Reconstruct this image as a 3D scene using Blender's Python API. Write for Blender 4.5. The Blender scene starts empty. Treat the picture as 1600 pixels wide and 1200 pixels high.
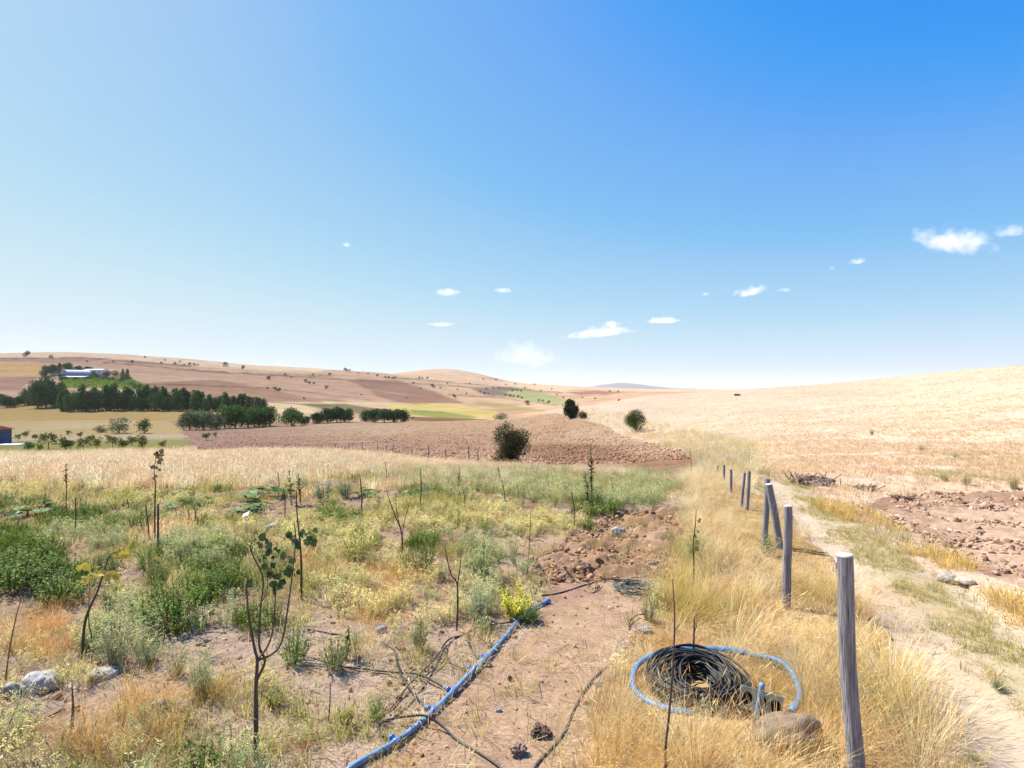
import bpy, bmesh, math, random
import numpy as np
from mathutils import Vector, Matrix

sc = bpy.context.scene
col = sc.collection
random.seed(7)
RNG = np.random.default_rng(11)

# ------------------------------------------------------------------ camera, sky, sun, exposure
F = 900.0          # focal length in photo pixels (1600 wide)
CX, YH = 800.0, 610.0
CAMZ = 2.5
cam = bpy.data.cameras.new('camera')
cam.sensor_width = 36.0
cam.lens = 36.0 * F / 1600.0
cam.shift_y = (YH - 600.0) / 1600.0
cam.clip_start = 0.05
cam.clip_end = 120000.0
cam_o = bpy.data.objects.new('camera', cam)
cam_o.location = (0, 0, CAMZ)
cam_o.rotation_euler = (math.radians(90), 0, 0)
col.objects.link(cam_o)
sc.camera = cam_o

SUN_EL, SUN_AZ = 52.0, -60.0      # azimuth from +Y, negative = towards -X
world = bpy.data.worlds.new("World")
sc.world = world
world.use_nodes = True
wn = world.node_tree.nodes
wn.clear()
wo = wn.new('ShaderNodeOutputWorld')
wb = wn.new('ShaderNodeBackground')
ws = wn.new('ShaderNodeTexSky')
ws.sky_type = 'NISHITA'
ws.sun_disc = False
ws.sun_elevation = math.radians(SUN_EL)
ws.sun_rotation = math.radians(SUN_AZ)
ws.altitude = 900
ws.air_density = 1.0
ws.dust_density = 1.3
ws.ozone_density = 2.2
# camera-like tone response applied evenly to the whole sky
wl = world.node_tree.links.new
wk = wn.new('ShaderNodeVectorMath'); wk.operation = 'SCALE'; wk.inputs['Scale'].default_value = 0.1
wc = wn.new('ShaderNodeRGBCurve')
SKYC = [
    [(0, 0), (0.10, 0.012), (0.116, 0.032), (0.125, 0.06), (0.155, 0.155), (0.19, 0.20), (0.22, 0.28), (0.29, 0.39), (0.42, 0.56), (0.55, 0.64), (0.75, 0.74), (1, 0.8)],
    [(0, 0), (0.15, 0.21), (0.20, 0.34), (0.275, 0.47), (0.33, 0.55), (0.43, 0.66), (0.55, 0.74), (0.75, 0.80), (1, 0.84)],
    [(0, 0), (0.15, 0.60), (0.30, 0.88), (0.46, 0.885), (0.58, 0.875), (0.70, 0.87), (0.80, 0.87), (1, 0.88)]]
for ci, pts in enumerate(SKYC):
    cv = wc.mapping.curves[ci]
    cv.points[0].location = pts[0]; cv.points[1].location = pts[-1]
    for p in pts[1:-1]:
        cv.points.new(*p)
wc.mapping.update()
wg = wn.new('ShaderNodeVectorMath'); wg.operation = 'SCALE'; wg.inputs['Scale'].default_value = 4.2
wb.inputs['Strength'].default_value = 0.1
wl(ws.outputs[0], wk.inputs[0]); wl(wk.outputs[0], wc.inputs['Color']); wl(wc.outputs[0], wg.inputs[0])
wl(wg.outputs[0], wb.inputs['Color']); wl(wb.outputs[0], wo.inputs['Surface'])

sun = bpy.data.lights.new('sun', 'SUN')
sun.energy = 5.0
sun.angle = math.radians(0.53)
sun.color = (1.0, 0.96, 0.90)
sun_o = bpy.data.objects.new('sun', sun)
_e, _a = math.radians(SUN_EL), math.radians(SUN_AZ)
SUN_DIR = Vector((math.cos(_e) * math.sin(_a), math.cos(_e) * math.cos(_a), math.sin(_e)))
sun_o.rotation_euler = SUN_DIR.to_track_quat('Z', 'Y').to_euler()
sun_o.location = (-60, 20, 80)
col.objects.link(sun_o)

sc.view_settings.view_transform = 'Standard'
sc.view_settings.look = 'None'
sc.view_settings.gamma = 1.0
sc.view_settings.use_curve_mapping = False
sc.view_settings.exposure = 1.25
sc.cycles.max_bounces = 8
sc.cycles.diffuse_bounces = 3
sc.cycles.transmission_bounces = 4
sc.cycles.volume_bounces = 2
sc.cycles.volume_step_rate = 1.0
sc.cycles.volume_max_steps = 64
sc.cycles.use_denoising = True

KEXP = 1.95


def alb(r, g, b, k=None):
    """sunlit picture colour (0-255) -> surface albedo"""
    def s(c):
        c /= 255.0
        return c / 12.92 if c <= 0.04045 else ((c + 0.055) / 1.055) ** 2.4
    k = k or KEXP
    return np.array([min(s(v) / k, 0.70) for v in (r, g, b)])


# ------------------------------------------------------------------ noise
def _hash(ix, iy, seed):
    h = (ix.astype(np.int64) * 374761393 + iy.astype(np.int64) * 668265263 + seed * 1442695041) & 0xFFFFFFFF
    h = ((h ^ (h >> 13)) * 1274126177) & 0xFFFFFFFF
    h = (h ^ (h >> 16)) & 0xFFFFFFFF
    return h.astype(np.float64) / 4294967295.0


def vnoise(x, y, seed=0):
    x = np.asarray(x, float); y = np.asarray(y, float)
    ix = np.floor(x); iy = np.floor(y)
    fx = x - ix; fy = y - iy
    fx = fx * fx * (3 - 2 * fx); fy = fy * fy * (3 - 2 * fy)
    a = _hash(ix, iy, seed); b = _hash(ix + 1, iy, seed)
    c = _hash(ix, iy + 1, seed); d = _hash(ix + 1, iy + 1, seed)
    return (a + (b - a) * fx) * (1 - fy) + (c + (d - c) * fx) * fy


def fbm(x, y, seed=0, oct=4, gain=0.5):
    s = 0; a = 1.0; t = 0
    for k in range(oct):
        s = s + a * vnoise(x * 2 ** k + 17.3 * k, y * 2 ** k - 9.1 * k, seed + k)
        t += a; a *= gain
    return s / t          # 0..1


def sstep(a, b, x):
    t = np.clip((x - a) / (b - a), 0, 1)
    return t * t * (3 - 2 * t)


def inpoly(x, y, poly):
    x = np.asarray(x, float); y = np.asarray(y, float)
    r = np.zeros(x.shape, bool)
    n = len(poly)
    for i in range(n):
        x1, y1 = poly[i]; x2, y2 = poly[(i + 1) % n]
        if y1 == y2:
            continue
        c = ((y1 > y) != (y2 > y)) & (x < (x2 - x1) * (y - y1) / (y2 - y1) + x1)
        r ^= c
    return r


# ------------------------------------------------------------------ terrain height
DK = [1, 12, 17, 24, 30, 40, 60, 80, 100, 130, 160, 200, 250, 320, 400, 500, 600, 700, 850, 1000, 1300, 1700, 2500, 4000, 8000, 40000]
YT = {
    -700: [743, 736, 729, 723, 715, 700, 690, 677, 666, 653, 641, 622, 601, 577, 558, 552, 556, 560, 568, 575, 590, 600, 606, 609],
    0: [743, 736, 729, 723, 715, 700, 690, 677, 666, 653, 641, 622, 601, 577, 559, 551, 553, 558, 568, 575, 590, 600, 606, 609],
    100: [743, 736, 728, 722, 714, 699, 689, 676, 665, 652, 641, 623, 602, 579, 560, 549, 551, 556, 566, 575, 590, 600, 606, 609],
    200: [743, 733, 725, 718, 710, 697, 688, 674, 664, 652, 641, 624, 604, 583, 565, 553, 556, 562, 570, 578, 590, 600, 606, 609],
    300: [743, 733, 725, 717, 708, 694, 685, 674, 665, 654, 643, 628, 610, 591, 575, 562, 561, 566, 574, 582, 592, 600, 606, 609],
    400: [742, 723, 714, 709, 702, 691, 683, 674, 668, 657, 645, 632, 617, 600, 585, 575, 570, 573, 580, 585, 594, 600, 606, 609],
    500: [742, 723, 714, 709, 701, 690, 680, 670, 664, 656, 647, 637, 625, 611, 598, 588, 577, 575, 582, 588, 595, 600, 606, 609],
    600: [743, 726, 718, 712, 700, 688, 678, 667, 661, 657, 650, 642, 634, 624, 613, 604, 591, 582, 584, 587, 597, 601, 606, 609],
    650: [743, 730, 720, 712, 698, 685, 674, 664, 659, 658, 652, 645, 637, 628, 618, 610, 599, 592, 588, 578, 593, 602, 606, 609],
    700: [743, 730, 720, 711, 696, 682, 671, 661, 658, 659, 654, 648, 640, 632, 624, 617, 608, 601, 592, 574, 590, 602, 606, 609],
    750: [743, 730, 720, 710, 694, 679, 667, 657, 656, 659, 655, 649, 641, 633, 626, 620, 612, 606, 598, 583, 592, 603, 607, 609],
    800: [743, 730, 721, 710, 692, 676, 664, 655, 657, 659, 656, 650, 643, 635, 628, 622, 616, 611, 604, 597, 599, 603, 607, 609],
    900: [743, 729, 720, 708, 684, 662, 645, 638, 641, 644, 643, 637, 631, 626, 622, 619, 615, 612, 608, 605, 604, 604, 607, 609],
    1000: [743, 728, 718, 704, 680, 655, 637, 624, 619, 620, 622, 622, 620, 619, 617, 616, 614, 613, 611, 610, 608, 608, 608, 609],
    1100: [742, 719, 709, 694, 662, 641, 627, 617, 613, 613.5, 615, 616, 616, 616, 615, 614, 613, 612, 611, 610, 609, 609, 609, 609],
    1200: [741, 714, 700, 681, 652, 630, 616, 607, 606, 608, 610, 611, 611, 611, 611, 611, 611, 611, 610, 610, 609, 609, 609, 609],
    1300: [739, 711, 695, 674, 643, 621, 607, 599, 599, 602, 605, 608, 609, 609, 609, 609, 609, 609, 609, 609, 609, 609, 609, 609],
    1400: [737, 708, 691, 668, 636, 613, 599, 589, 589, 594, 600, 605, 607, 608, 608, 608, 608, 608, 608, 608, 608, 608, 609, 609],
    1500: [735, 704, 686, 660, 625, 600, 586, 579, 580, 586, 594, 602, 606, 607, 607, 607, 607, 607, 607, 607, 608, 608, 609, 609],
    1600: [733, 700, 680, 652, 614, 588, 574, 570, 573, 580, 590, 600, 604, 606, 606, 606, 606, 606, 606, 606, 608, 608, 609, 609],
    2300: [728, 690, 665, 630, 585, 560, 545, 538, 540, 550, 565, 580, 590, 596, 600, 602, 604, 605, 606, 606, 608, 608, 609, 609],
}
_us = np.array(sorted(YT))
_ld = np.log(np.array(DK, float))
NU, ND = 601, 420
UG = np.linspace(-700, 2300, NU)
LG = np.linspace(0, math.log(40000), ND)
_tab = np.zeros((len(_us), ND))
for _i, _u in enumerate(_us):
    ys = [YH + CAMZ * F / 1.0, YH + CAMZ * F / 12.0] + list(YT[_u])
    # interpolate height over log distance
    zz = [CAMZ - (y - YH) * d / F for y, d in zip(ys, DK)]
    ang = np.array([(y - YH) for y in ys], float)
    lin = np.interp(LG, _ld, ang)
    # near ground is flat: use heights below 17 m
    zn = np.interp(LG, _ld, zz)
    zf = CAMZ - lin * np.exp(LG) / F
    w = sstep(math.log(17), math.log(24), LG)
    _tab[_i] = zn * (1 - w) + zf * w
T = np.zeros((NU, ND))
for _j in range(ND):
    T[:, _j] = np.interp(UG, _us, _tab[:, _j])


def _smooth(a, axis, r):
    k = np.hanning(2 * r + 3)[1:-1]; k /= k.sum()
    p = np.pad(a, [(r, r) if i == axis else (0, 0) for i in range(2)], mode='edge')
    return np.apply_along_axis(lambda v: np.convolve(v, k, 'valid'), axis, p)


# smooth in angle space so that far heights keep their skyline
_ANG = (CAMZ - T) / np.exp(LG)[None, :]
_ANG = _smooth(_ANG, 0, 7)
_ANG = _smooth(_ANG, 1, 4)
T = CAMZ - _ANG * np.exp(LG)[None, :]


def polar(X, Y):
    X = np.asarray(X, float); Y = np.asarray(Y, float)
    r = np.hypot(X, Y)
    az = np.clip(np.arctan2(X, Y), -1.02, 1.02)
    d = np.maximum(r * np.cos(az), 1.0)
    u = np.clip(CX + F * np.tan(az), -700, 2300)
    return u, d


def Hbase(X, Y):
    u, d = polar(X, Y)
    a = (u - UG[0]) / (UG[1] - UG[0]); b = np.log(d) / (LG[1] - LG[0])
    i = np.clip(np.floor(a).astype(int), 0, NU - 2); j = np.clip(np.floor(b).astype(int), 0, ND - 2)
    fa = np.clip(a - i, 0, 1); fb = np.clip(b - j, 0, 1)
    z = (T[i, j] * (1 - fa) + T[i + 1, j] * fa) * (1 - fb) + (T[i, j + 1] * (1 - fa) + T[i + 1, j + 1] * fa) * fb
    near = 1 - sstep(8, 16, d)
    z = z * (1 - near)
    z = z + (fbm(X / 1.7, Y / 1.7, 3, 3) - 0.5) * 0.10 * sstep(2, 5, d)
    z = z + (fbm(X / 9.0, Y / 9.0, 5, 3) - 0.5) * 0.35 * sstep(25, 60, d)
    z = z + (fbm(X / 60.0, Y / 60.0, 6, 3) - 0.5) * 2.2 * sstep(220, 500, d)
    z = z + (fbm(X / 240.0, Y / 240.0, 8, 3) - 0.5) * 6.0 * sstep(800, 1600, d)
    return z


def H1(x, y):
    return float(Hbase(np.array([x]), np.array([y]))[0])


_DM = np.exp(np.linspace(math.log(2.6), math.log(9000), 900))


def hit(px, py, dmin=0.0):
    """where the view ray through a photo pixel first meets the terrain"""
    X = (px - CX) * _DM / F
    z = Hbase(X, _DM)
    yy = YH + (CAMZ - z) * F / _DM
    ok = np.nonzero((yy <= py) & (_DM >= dmin))[0]
    i = ok[0] if len(ok) else len(_DM) - 1
    d = _DM[i]
    if i > 0 and yy[i - 1] > yy[i]:
        t = (yy[i - 1] - py) / (yy[i - 1] - yy[i])
        if 0 <= t <= 1:
            d = _DM[i - 1] * (1 - t) + d * t
    x = (px - CX) * d / F
    return Vector((x, d, H1(x, d)))


def flat(px, py):
    d = CAMZ * F / (py - YH)
    return ((px - CX) * d / F, d)


def at(px, py, d):
    return Vector(((px - CX) * d / F, d, CAMZ - (py - YH) * d / F))


# ------------------------------------------------------------------ plan of the near ground (metres, seen from above)
W_BARE = [flat(*p) for p in [(300, 2400), (560, 1215), (640, 1150), (760, 1030), (845, 950), (840, 905), (865, 862), (940, 812), (1062, 796), (1056, 860), (1030, 920), (1012, 980), (985, 1010), (962, 1060), (942, 1120), (925, 1215), (860, 2400)]]
W_DUG = [flat(*p) for p in [(815, 900), (850, 862), (930, 808), (1066, 792), (1060, 850), (1040, 905), (1000, 895), (940, 905), (880, 905)]]
W_TRACK = [flat(*p) for p in [(1165, 752), (1185, 772), (1235, 800), (1275, 850), (1330, 930), (1400, 1035), (1470, 1150), (1505, 1215), (1900, 2400), (3200, 2400), (1850, 1215), (1690, 1060), (1600, 985), (1560, 950), (1470, 893), (1380, 843), (1300, 800), (1262, 772), (1300, 752)]]
W_EDGE = [flat(*p) for p in [(1262, 785), (1310, 780), (1345, 800), (1410, 832), (1500, 872), (1600, 920), (1800, 1010), (1860, 1215), (1700, 1070), (1600, 990), (1560, 950), (1470, 893), (1380, 843), (1300, 805)]]
W_STRIP = [flat(*p) for p in [(1318, 788), (1400, 776), (1500, 772), (1600, 768), (2100, 772), (2300, 1000), (1850, 1030), (1600, 920), (1500, 872), (1410, 832), (1345, 802)]]
W_VERGE = [flat(*p) for p in [(1062, 745), (1066, 800), (1062, 860), (1036, 920), (1014, 985), (985, 1020), (960, 1090), (930, 1215), (870, 2400), (1890, 2400), (1500, 1215), (1465, 1150), (1395, 1035), (1325, 930), (1270, 850), (1230, 800), (1180, 772), (1160, 748), (1130, 735), (1100, 733)]]
# line of the far fence and of the bank on the edge of the ploughed field
FEN_U = [200, 240, 400, 500, 600, 760, 850, 920, 1110]
FEN_D = [66, 62, 50, 40, 33, 26, 21.5, 19, 17.2]
BANK_D = [17, 24, 35, 50, 75, 100, 130, 200]
BANK_U = [1105, 1092, 1065, 1005, 930, 885, 862, 850]

Z_NAMES = ['garden_soil', 'dirt_track', 'ploughed_strip', 'stubble_hill', 'ploughed_field', 'dry_meadow', 'valley_field', 'hillside']


def warp(X, Y, a=0.22, s=0.9):
    return X + (fbm(X / s, Y / s, 41, 3) - 0.5) * 2 * a, Y + (fbm(X / s, Y / s, 51, 3) - 0.5) * 2 * a * 1.6


def zones(X, Y):
    u, d = polar(X, Y)
    wx, wy = warp(X, Y)
    uu = u + (fbm(X / 4, Y / 4, 61, 3) - 0.5) * 24
    dd = d * (1 + (fbm(X / 6, Y / 6, 71, 3) - 0.5) * 0.08)
    z = np.zeros(X.shape, int)
    fd = np.interp(uu, FEN_U, FEN_D)
    bu = np.interp(dd, BANK_D, BANK_U)
    z[:] = 0
    z[(dd > 17.5) & (uu < 1100)] = 5
    z[(uu < 330) & (dd > 15.5)] = 5
    z[(dd > fd) & (uu > 270 + 0.3 * (170 - dd)) & (uu < bu)] = 4
    z[(dd > fd) & (uu <= 270 + 0.3 * (170 - dd))] = 5
    z[(dd > 185)] = 6
    z[(dd > 300)] = 7
    right = (uu >= bu) & (dd > 17)
    right |= (dd <= 17) & (X > 2.2 + (Y - 3.7) * 0.31 + 1.2)
    z[right & (dd < 330)] = 3
    strip = inpoly(wx, wy, W_STRIP)
    z[strip & (d < 40)] = 2
    z[inpoly(wx, wy, W_TRACK) & (d < 40)] = 1
    return z


def mixc(c, m, k):
    m = np.clip(m, 0, 1)[:, None]
    return c * (1 - m) + np.asarray(k)[None, :] * m


# fields on the far slopes: outline in photo pixels, colour, edge
FIELDS = [
    ([(-200, 548), (0, 552), (90, 546), (160, 549), (300, 562), (420, 571), (520, 576), (500, 582), (330, 574), (140, 558), (0, 559), (-200, 560)], (250, 215, 182)),
    ([(-200, 560), (0, 559), (140, 559), (300, 572), (240, 578), (140, 568), (0, 566), (-200, 566)], (194, 156, 136)),
    ([(-200, 566), (0, 566), (70, 568), (66, 588), (0, 589), (-200, 590)], (226, 182, 128)),
    ([(-200, 590), (64, 589), (40, 610), (-200, 612)], (196, 152, 132)),
    ([(130, 566), (160, 563), (330, 578), (420, 590), (400, 597), (230, 583), (150, 573)], (214, 172, 146)),
    ([(210, 600), (330, 592), (470, 612), (560, 630), (420, 628), (230, 612)], (188, 148, 124)),
    ([(520, 600), (560, 592), (620, 594), (690, 615), (725, 630), (640, 632), (585, 620)], (174, 134, 116)),
    ([(430, 580), (520, 590), (560, 600), (600, 625), (480, 622), (380, 600)], (212, 170, 146)),
    ([(410, 627), (640, 631), (500, 635), (490, 646), (415, 645)], (238, 208, 170)),
    ([(468, 632), (540, 631), (605, 641), (600, 650), (560, 647), (510, 640)], (150, 136, 104)),
    ([(610, 631), (700, 631), (775, 642), (790, 652), (735, 655), (600, 648)], (226, 200, 132)),
    ([(640, 640), (690, 643), (745, 651), (735, 655), (690, 654), (640, 648)], (166, 168, 98)),
    ([(640, 652), (700, 653), (760, 655), (750, 659), (640, 657)], (150, 112, 88)),
    ([(740, 625), (770, 629), (850, 641), (880, 646), (800, 641), (745, 632)], (190, 170, 118)),
    ([(735, 606), (800, 605), (835, 611), (800, 620), (755, 617)], (150, 128, 118)),
    ([(790, 614), (828, 608), (870, 620), (905, 632), (868, 634), (815, 624)], (180, 178, 130)),
    ([(885, 612), (930, 610), (975, 613), (950, 617), (905, 617)], (180, 134, 118)),
    ([(800, 590), (860, 602), (900, 606), (880, 612), (830, 606), (780, 600)], (240, 206, 172)),
]


LINES = [([(0, 559.5), (140, 560), (300, 572)], (132, 104, 90), .9), ([(160, 566), (330, 581), (520, 592), (640, 600)], (142, 110, 92), .9), ([(210, 600), (330, 603), (430, 607), (560, 622)], (140, 104, 88), .9),
         ([(600, 589), (700, 597), (830, 609)], (128, 112, 80), .8), ([(640, 599), (760, 606), (880, 614)], (140, 118, 90), .8), ([(700, 616), (790, 622), (870, 634)], (140, 124, 84), .8), ([(240, 588), (400, 596), (470, 604)], (236, 200, 170), 1.2), ([(300, 578), (430, 586), (520, 588)], (150, 118, 100), .8), ([(480, 600), (560, 606), (640, 618)], (216, 176, 150), 1.1), ([(250, 609), (330, 612), (420, 620)], (216, 176, 150), 1.0)]


def ground_colour(X, Y, zn, Z):
    u, d = polar(X, Y)
    n = X.size
    c = np.zeros((n, 3))
    n1 = fbm(X / 0.8, Y / 0.8, 101, 4); n2 = fbm(X / 3.0, Y / 3.0, 111, 4); n3 = fbm(X / 0.12, Y / 0.12, 121, 3)
    nf = fbm(X / 30.0, Y / 30.0, 131, 4)
    wx, wy = warp(X, Y)
    # garden
    g = np.tile(alb(224, 190, 156), (n, 1))
    g = mixc(g, sstep(0.45, 0.7, n1), alb(208, 176, 128))
    g = mixc(g, sstep(0.5, 0.72, n2) * 0.8, alb(232, 208, 180))
    g = mixc(g, sstep(0.5, 0.75, fbm(X / 1.3, Y / 1.3, 141, 4)) * 0.7, alb(176, 136, 112))
    g = mixc(g, (1 - sstep(5.5, 8.5, d)) * 0.6, alb(238, 208, 178))
    bare = inpoly(wx, wy, W_BARE)
    gb = np.tile(alb(222, 184, 148), (n, 1))
    gb = mixc(gb, sstep(0.45, 0.7, n2), alb(234, 200, 170))
    gb = mixc(gb, sstep(0.55, 0.7, n1) * 0.7, alb(202, 160, 132))
    g[bare] = gb[bare]
    dug = inpoly(wx, wy, W_DUG)
    gd = np.tile(alb(200, 158, 122), (n, 1))
    gd = mixc(gd, sstep(0.4, 0.7, n1), alb(214, 176, 140))
    g[dug] = gd[dug]
    verge = inpoly(wx, wy, W_VERGE)
    gv = np.tile(alb(206, 164, 104), (n, 1))
    gv = mixc(gv, sstep(0.4, 0.7, n1), alb(226, 190, 130))
    g[verge & (zn == 0)] = gv[verge & (zn == 0)]
    m = zn == 0; c[m] = g[m]
    # track: two pale wheel ruts with a greenish middle
    off = X - (3.05 + (Y - 3.7) * 0.31)
    t = np.tile(alb(238, 214, 186), (n, 1))
    mid = np.exp(-((off - 0.95 - 0.15 * (n2 - 0.5)) / 0.42) ** 2)
    t = mixc(t, mid * (0.35 + 0.9 * (n1 - 0.3)), alb(196, 182, 126))
    t = mixc(t, np.exp(-((off - 0.35) / 0.3) ** 2) * sstep(0.35, 0.6, n2) * 0.6, alb(222, 190, 166))
    t = mixc(t, np.exp(-((off - 1.7) / 0.35) ** 2) * 0.5, alb(250, 228, 190))
    t = mixc(t, sstep(0.55, 0.75, n1) * 0.4, alb(214, 180, 150))
    m = zn == 1; c[m] = t[m]
    s = np.tile(alb(222, 188, 158), (n, 1))
    s = mixc(s, sstep(0.4, 0.65, n1), alb(192, 154, 126))
    m = zn == 2; c[m] = s[m]
    # stubble
    s = np.tile(alb(248, 218, 182), (n, 1))
    s = mixc(s, sstep(0.42, 0.7, fbm(X / 6, Y / 14, 151, 4)) * 0.7, alb(240, 206, 174))
    s = mixc(s, sstep(0.5, 0.7, fbm(X / 2.2, Y / 1.2, 161, 4)) * 0.6, alb(252, 230, 206))
    s = mixc(s, np.exp(-((d - 23.5 + 0.8 * (n2 - .5)) / 0.35) ** 2) * sstep(1180, 1260, u) * 0.7, alb(190, 150, 116))
    m = zn == 3; c[m] = s[m]
    # ploughed field
    p = np.tile(alb(220, 182, 142), (n, 1))
    p = mixc(p, sstep(110, 60, d) * (0.55 + 0.3 * np.sin((u - 300) / 140)), alb(198, 156, 128))
    p = mixc(p, (1 - sstep(46, 56, d + (u - 950) * 0.02)) * sstep(800, 860, u), alb(178, 138, 108))
    p = mixc(p, sstep(0.5, 0.75, fbm(X / 10, Y / 22, 171, 3)) * 0.5, alb(234, 198, 162))
    p = mixc(p, sstep(560, 380, u) * 0.6, alb(198, 156, 132))
    m = zn == 4; c[m] = p[m]
    # dry meadow near, yellow meadow farther down
    s = np.tile(alb(234, 204, 164), (n, 1))
    s = mixc(s, sstep(50, 62, d) * sstep(0.2, 0.5, nf), alb(186, 174, 104))
    s = mixc(s, sstep(95, 120, d), alb(228, 194, 132))
    s = mixc(s, sstep(95, 120, d) * sstep(0.5, 0.7, nf) * 0.6, alb(238, 212, 160))
    s = mixc(s, np.exp(-((d - 108) / 9) ** 2) * 0.7, alb(240, 212, 178))
    m = zn == 5; c[m] = s[m]
    # valley and hills
    py = YH + (CAMZ - Z) * F / d
    h = np.tile(alb(220, 182, 152), (n, 1))
    st = vnoise(Z / 1.6 + nf * 3, X / 180.0, 181)
    h = mixc(h, sstep(0.5, 0.8, st) * 0.45, alb(188, 146, 126))
    h = mixc(h, sstep(0.45, 0.7, nf) * 0.5, alb(236, 204, 172))
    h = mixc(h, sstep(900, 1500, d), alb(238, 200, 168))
    h = mixc(h, sstep(0.55, 0.75, fbm(X / 220, Y / 130, 191, 3)) * 0.6 * sstep(400, 1500, d), alb(206, 168, 138))
    wob = (fbm(X / 14, Y / 14, 201, 3) - 0.5) * 4
    streak = fbm(X / 70.0, Y / 4.5, 211, 3); clump = fbm(X / 9.0, Y / 9.0, 221, 4)
    wob = wob + (fbm(X / 40, Y / 40, 231, 3) - 0.5) * 8
    for poly, k in FIELDS:
        ins = sum(inpoly(u + wob * 2 + ax + (clump - .5) * 18, py + wob * 0.5 + ay + (clump - .5) * 3, poly) for ax, ay in ((0, 0), (-4, 0), (4, 0), (0, .9), (0, -.9), (2, -.5), (-2, .5))) / 7.0 * (d > 170)
        cc = np.tile(alb(*k), (n, 1))
        cc = mixc(cc, sstep(0.5, 0.8, st) * 0.22, alb(*[v * 0.86 for v in k]))
        cc = mixc(cc, sstep(0.45, 0.75, nf) * 0.3, alb(*[min(255, v * 1.07) for v in k]))
        h = h * (1 - ins[:, None]) + cc * ins[:, None]
    h = h * 1.18 * (1 + 0.32 * (streak - 0.5) + 0.30 * (clump - 0.5))[:, None]
    for ln, k, w_ in LINES:
        ly = np.interp(u, [p[0] for p in ln], [p[1] for p in ln]) + (clump - 0.5) * 4
        mk = np.exp(-((py - ly) / w_) ** 2) * (u > ln[0][0]) * (u < ln[-1][0]) * sstep(0.25, 0.5, streak + 0.1) * (d > 250)
        h = mixc(h, mk * 0.75, alb(*k))
    line = np.exp(-((d - 345 + wob) / 3.5) ** 2) * sstep(380, 430, u) * sstep(900, 500, u)
    h = mixc(h, line * 0.7, alb(120, 98, 70))
    m = zn >= 6
    m6 = (zn == 6) & (u < 430)
    h[m6] = mixc(h, np.full(n, 1.0), alb(214, 180, 122))[m6]
    # dark earth below the trees of the grove
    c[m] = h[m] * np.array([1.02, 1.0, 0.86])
    return np.clip(c, 0.01, 0.65)


# ------------------------------------------------------------------ materials
def new_mat(name):
    m = bpy.data.materials.new(name); m.use_nodes = True
    nt = m.node_tree; nt.nodes.clear()
    out = nt.nodes.new('ShaderNodeOutputMaterial')
    return m, nt, out


def N(nt, typ, **kw):
    n = nt.nodes.new(typ)
    for k, v in kw.items():
        if k in ('inp',):
            for a, b in v.items():
                n.inputs[a].default_value = b
        else:
            setattr(n, k, v)
    return n


def ground_material(name, fine, bump, mid, mott=0.35):
    m, nt, out = new_mat(name)
    L = nt.links.new
    geo = N(nt, 'ShaderNodeNewGeometry')
    vc = N(nt, 'ShaderNodeVertexColor', layer_name='Col')
    n1 = N(nt, 'ShaderNodeTexNoise', inp={'Scale': fine, 'Detail': 6.0, 'Roughness': 0.65})
    n2 = N(nt, 'ShaderNodeTexNoise', inp={'Scale': mid, 'Detail': 5.0, 'Roughness': 0.6})
    L(geo.outputs['Position'], n1.inputs['Vector']); L(geo.outputs['Position'], n2.inputs['Vector'])
    r1 = N(nt, 'ShaderNodeMapRange', inp={'From Min': 0.3, 'From Max': 0.7, 'To Min': 1 - mott, 'To Max': 1 + mott * 0.7})
    r2 = N(nt, 'ShaderNodeMapRange', inp={'From Min': 0.3, 'From Max': 0.7, 'To Min': 1 - mott * 0.6, 'To Max': 1 + mott * 0.5})
    L(n1.outputs[0], r1.inputs[0]); L(n2.outputs[0], r2.inputs[0])
    mu = N(nt, 'ShaderNodeMath', operation='MULTIPLY'); L(r1.outputs[0], mu.inputs[0]); L(r2.outputs[0], mu.inputs[1])
    mx = N(nt, 'ShaderNodeMix', data_type='RGBA', blend_type='MULTIPLY'); mx.inputs[0].default_value = 1.0
    L(vc.outputs[0], mx.inputs[6]); L(mu.outputs[0], mx.inputs[7])
    bs = N(nt, 'ShaderNodeBsdfDiffuse', inp={'Roughness': 0.8})
    L(mx.outputs[2], bs.inputs['Color'])
    bm = N(nt, 'ShaderNodeBump', inp={'Strength': 0.7, 'Distance': bump})
    L(n1.outputs[0], bm.inputs['Height']); L(bm.outputs[0], bs.inputs['Normal'])
    L(bs.outputs[0], out.inputs[0])
    return m


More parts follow.
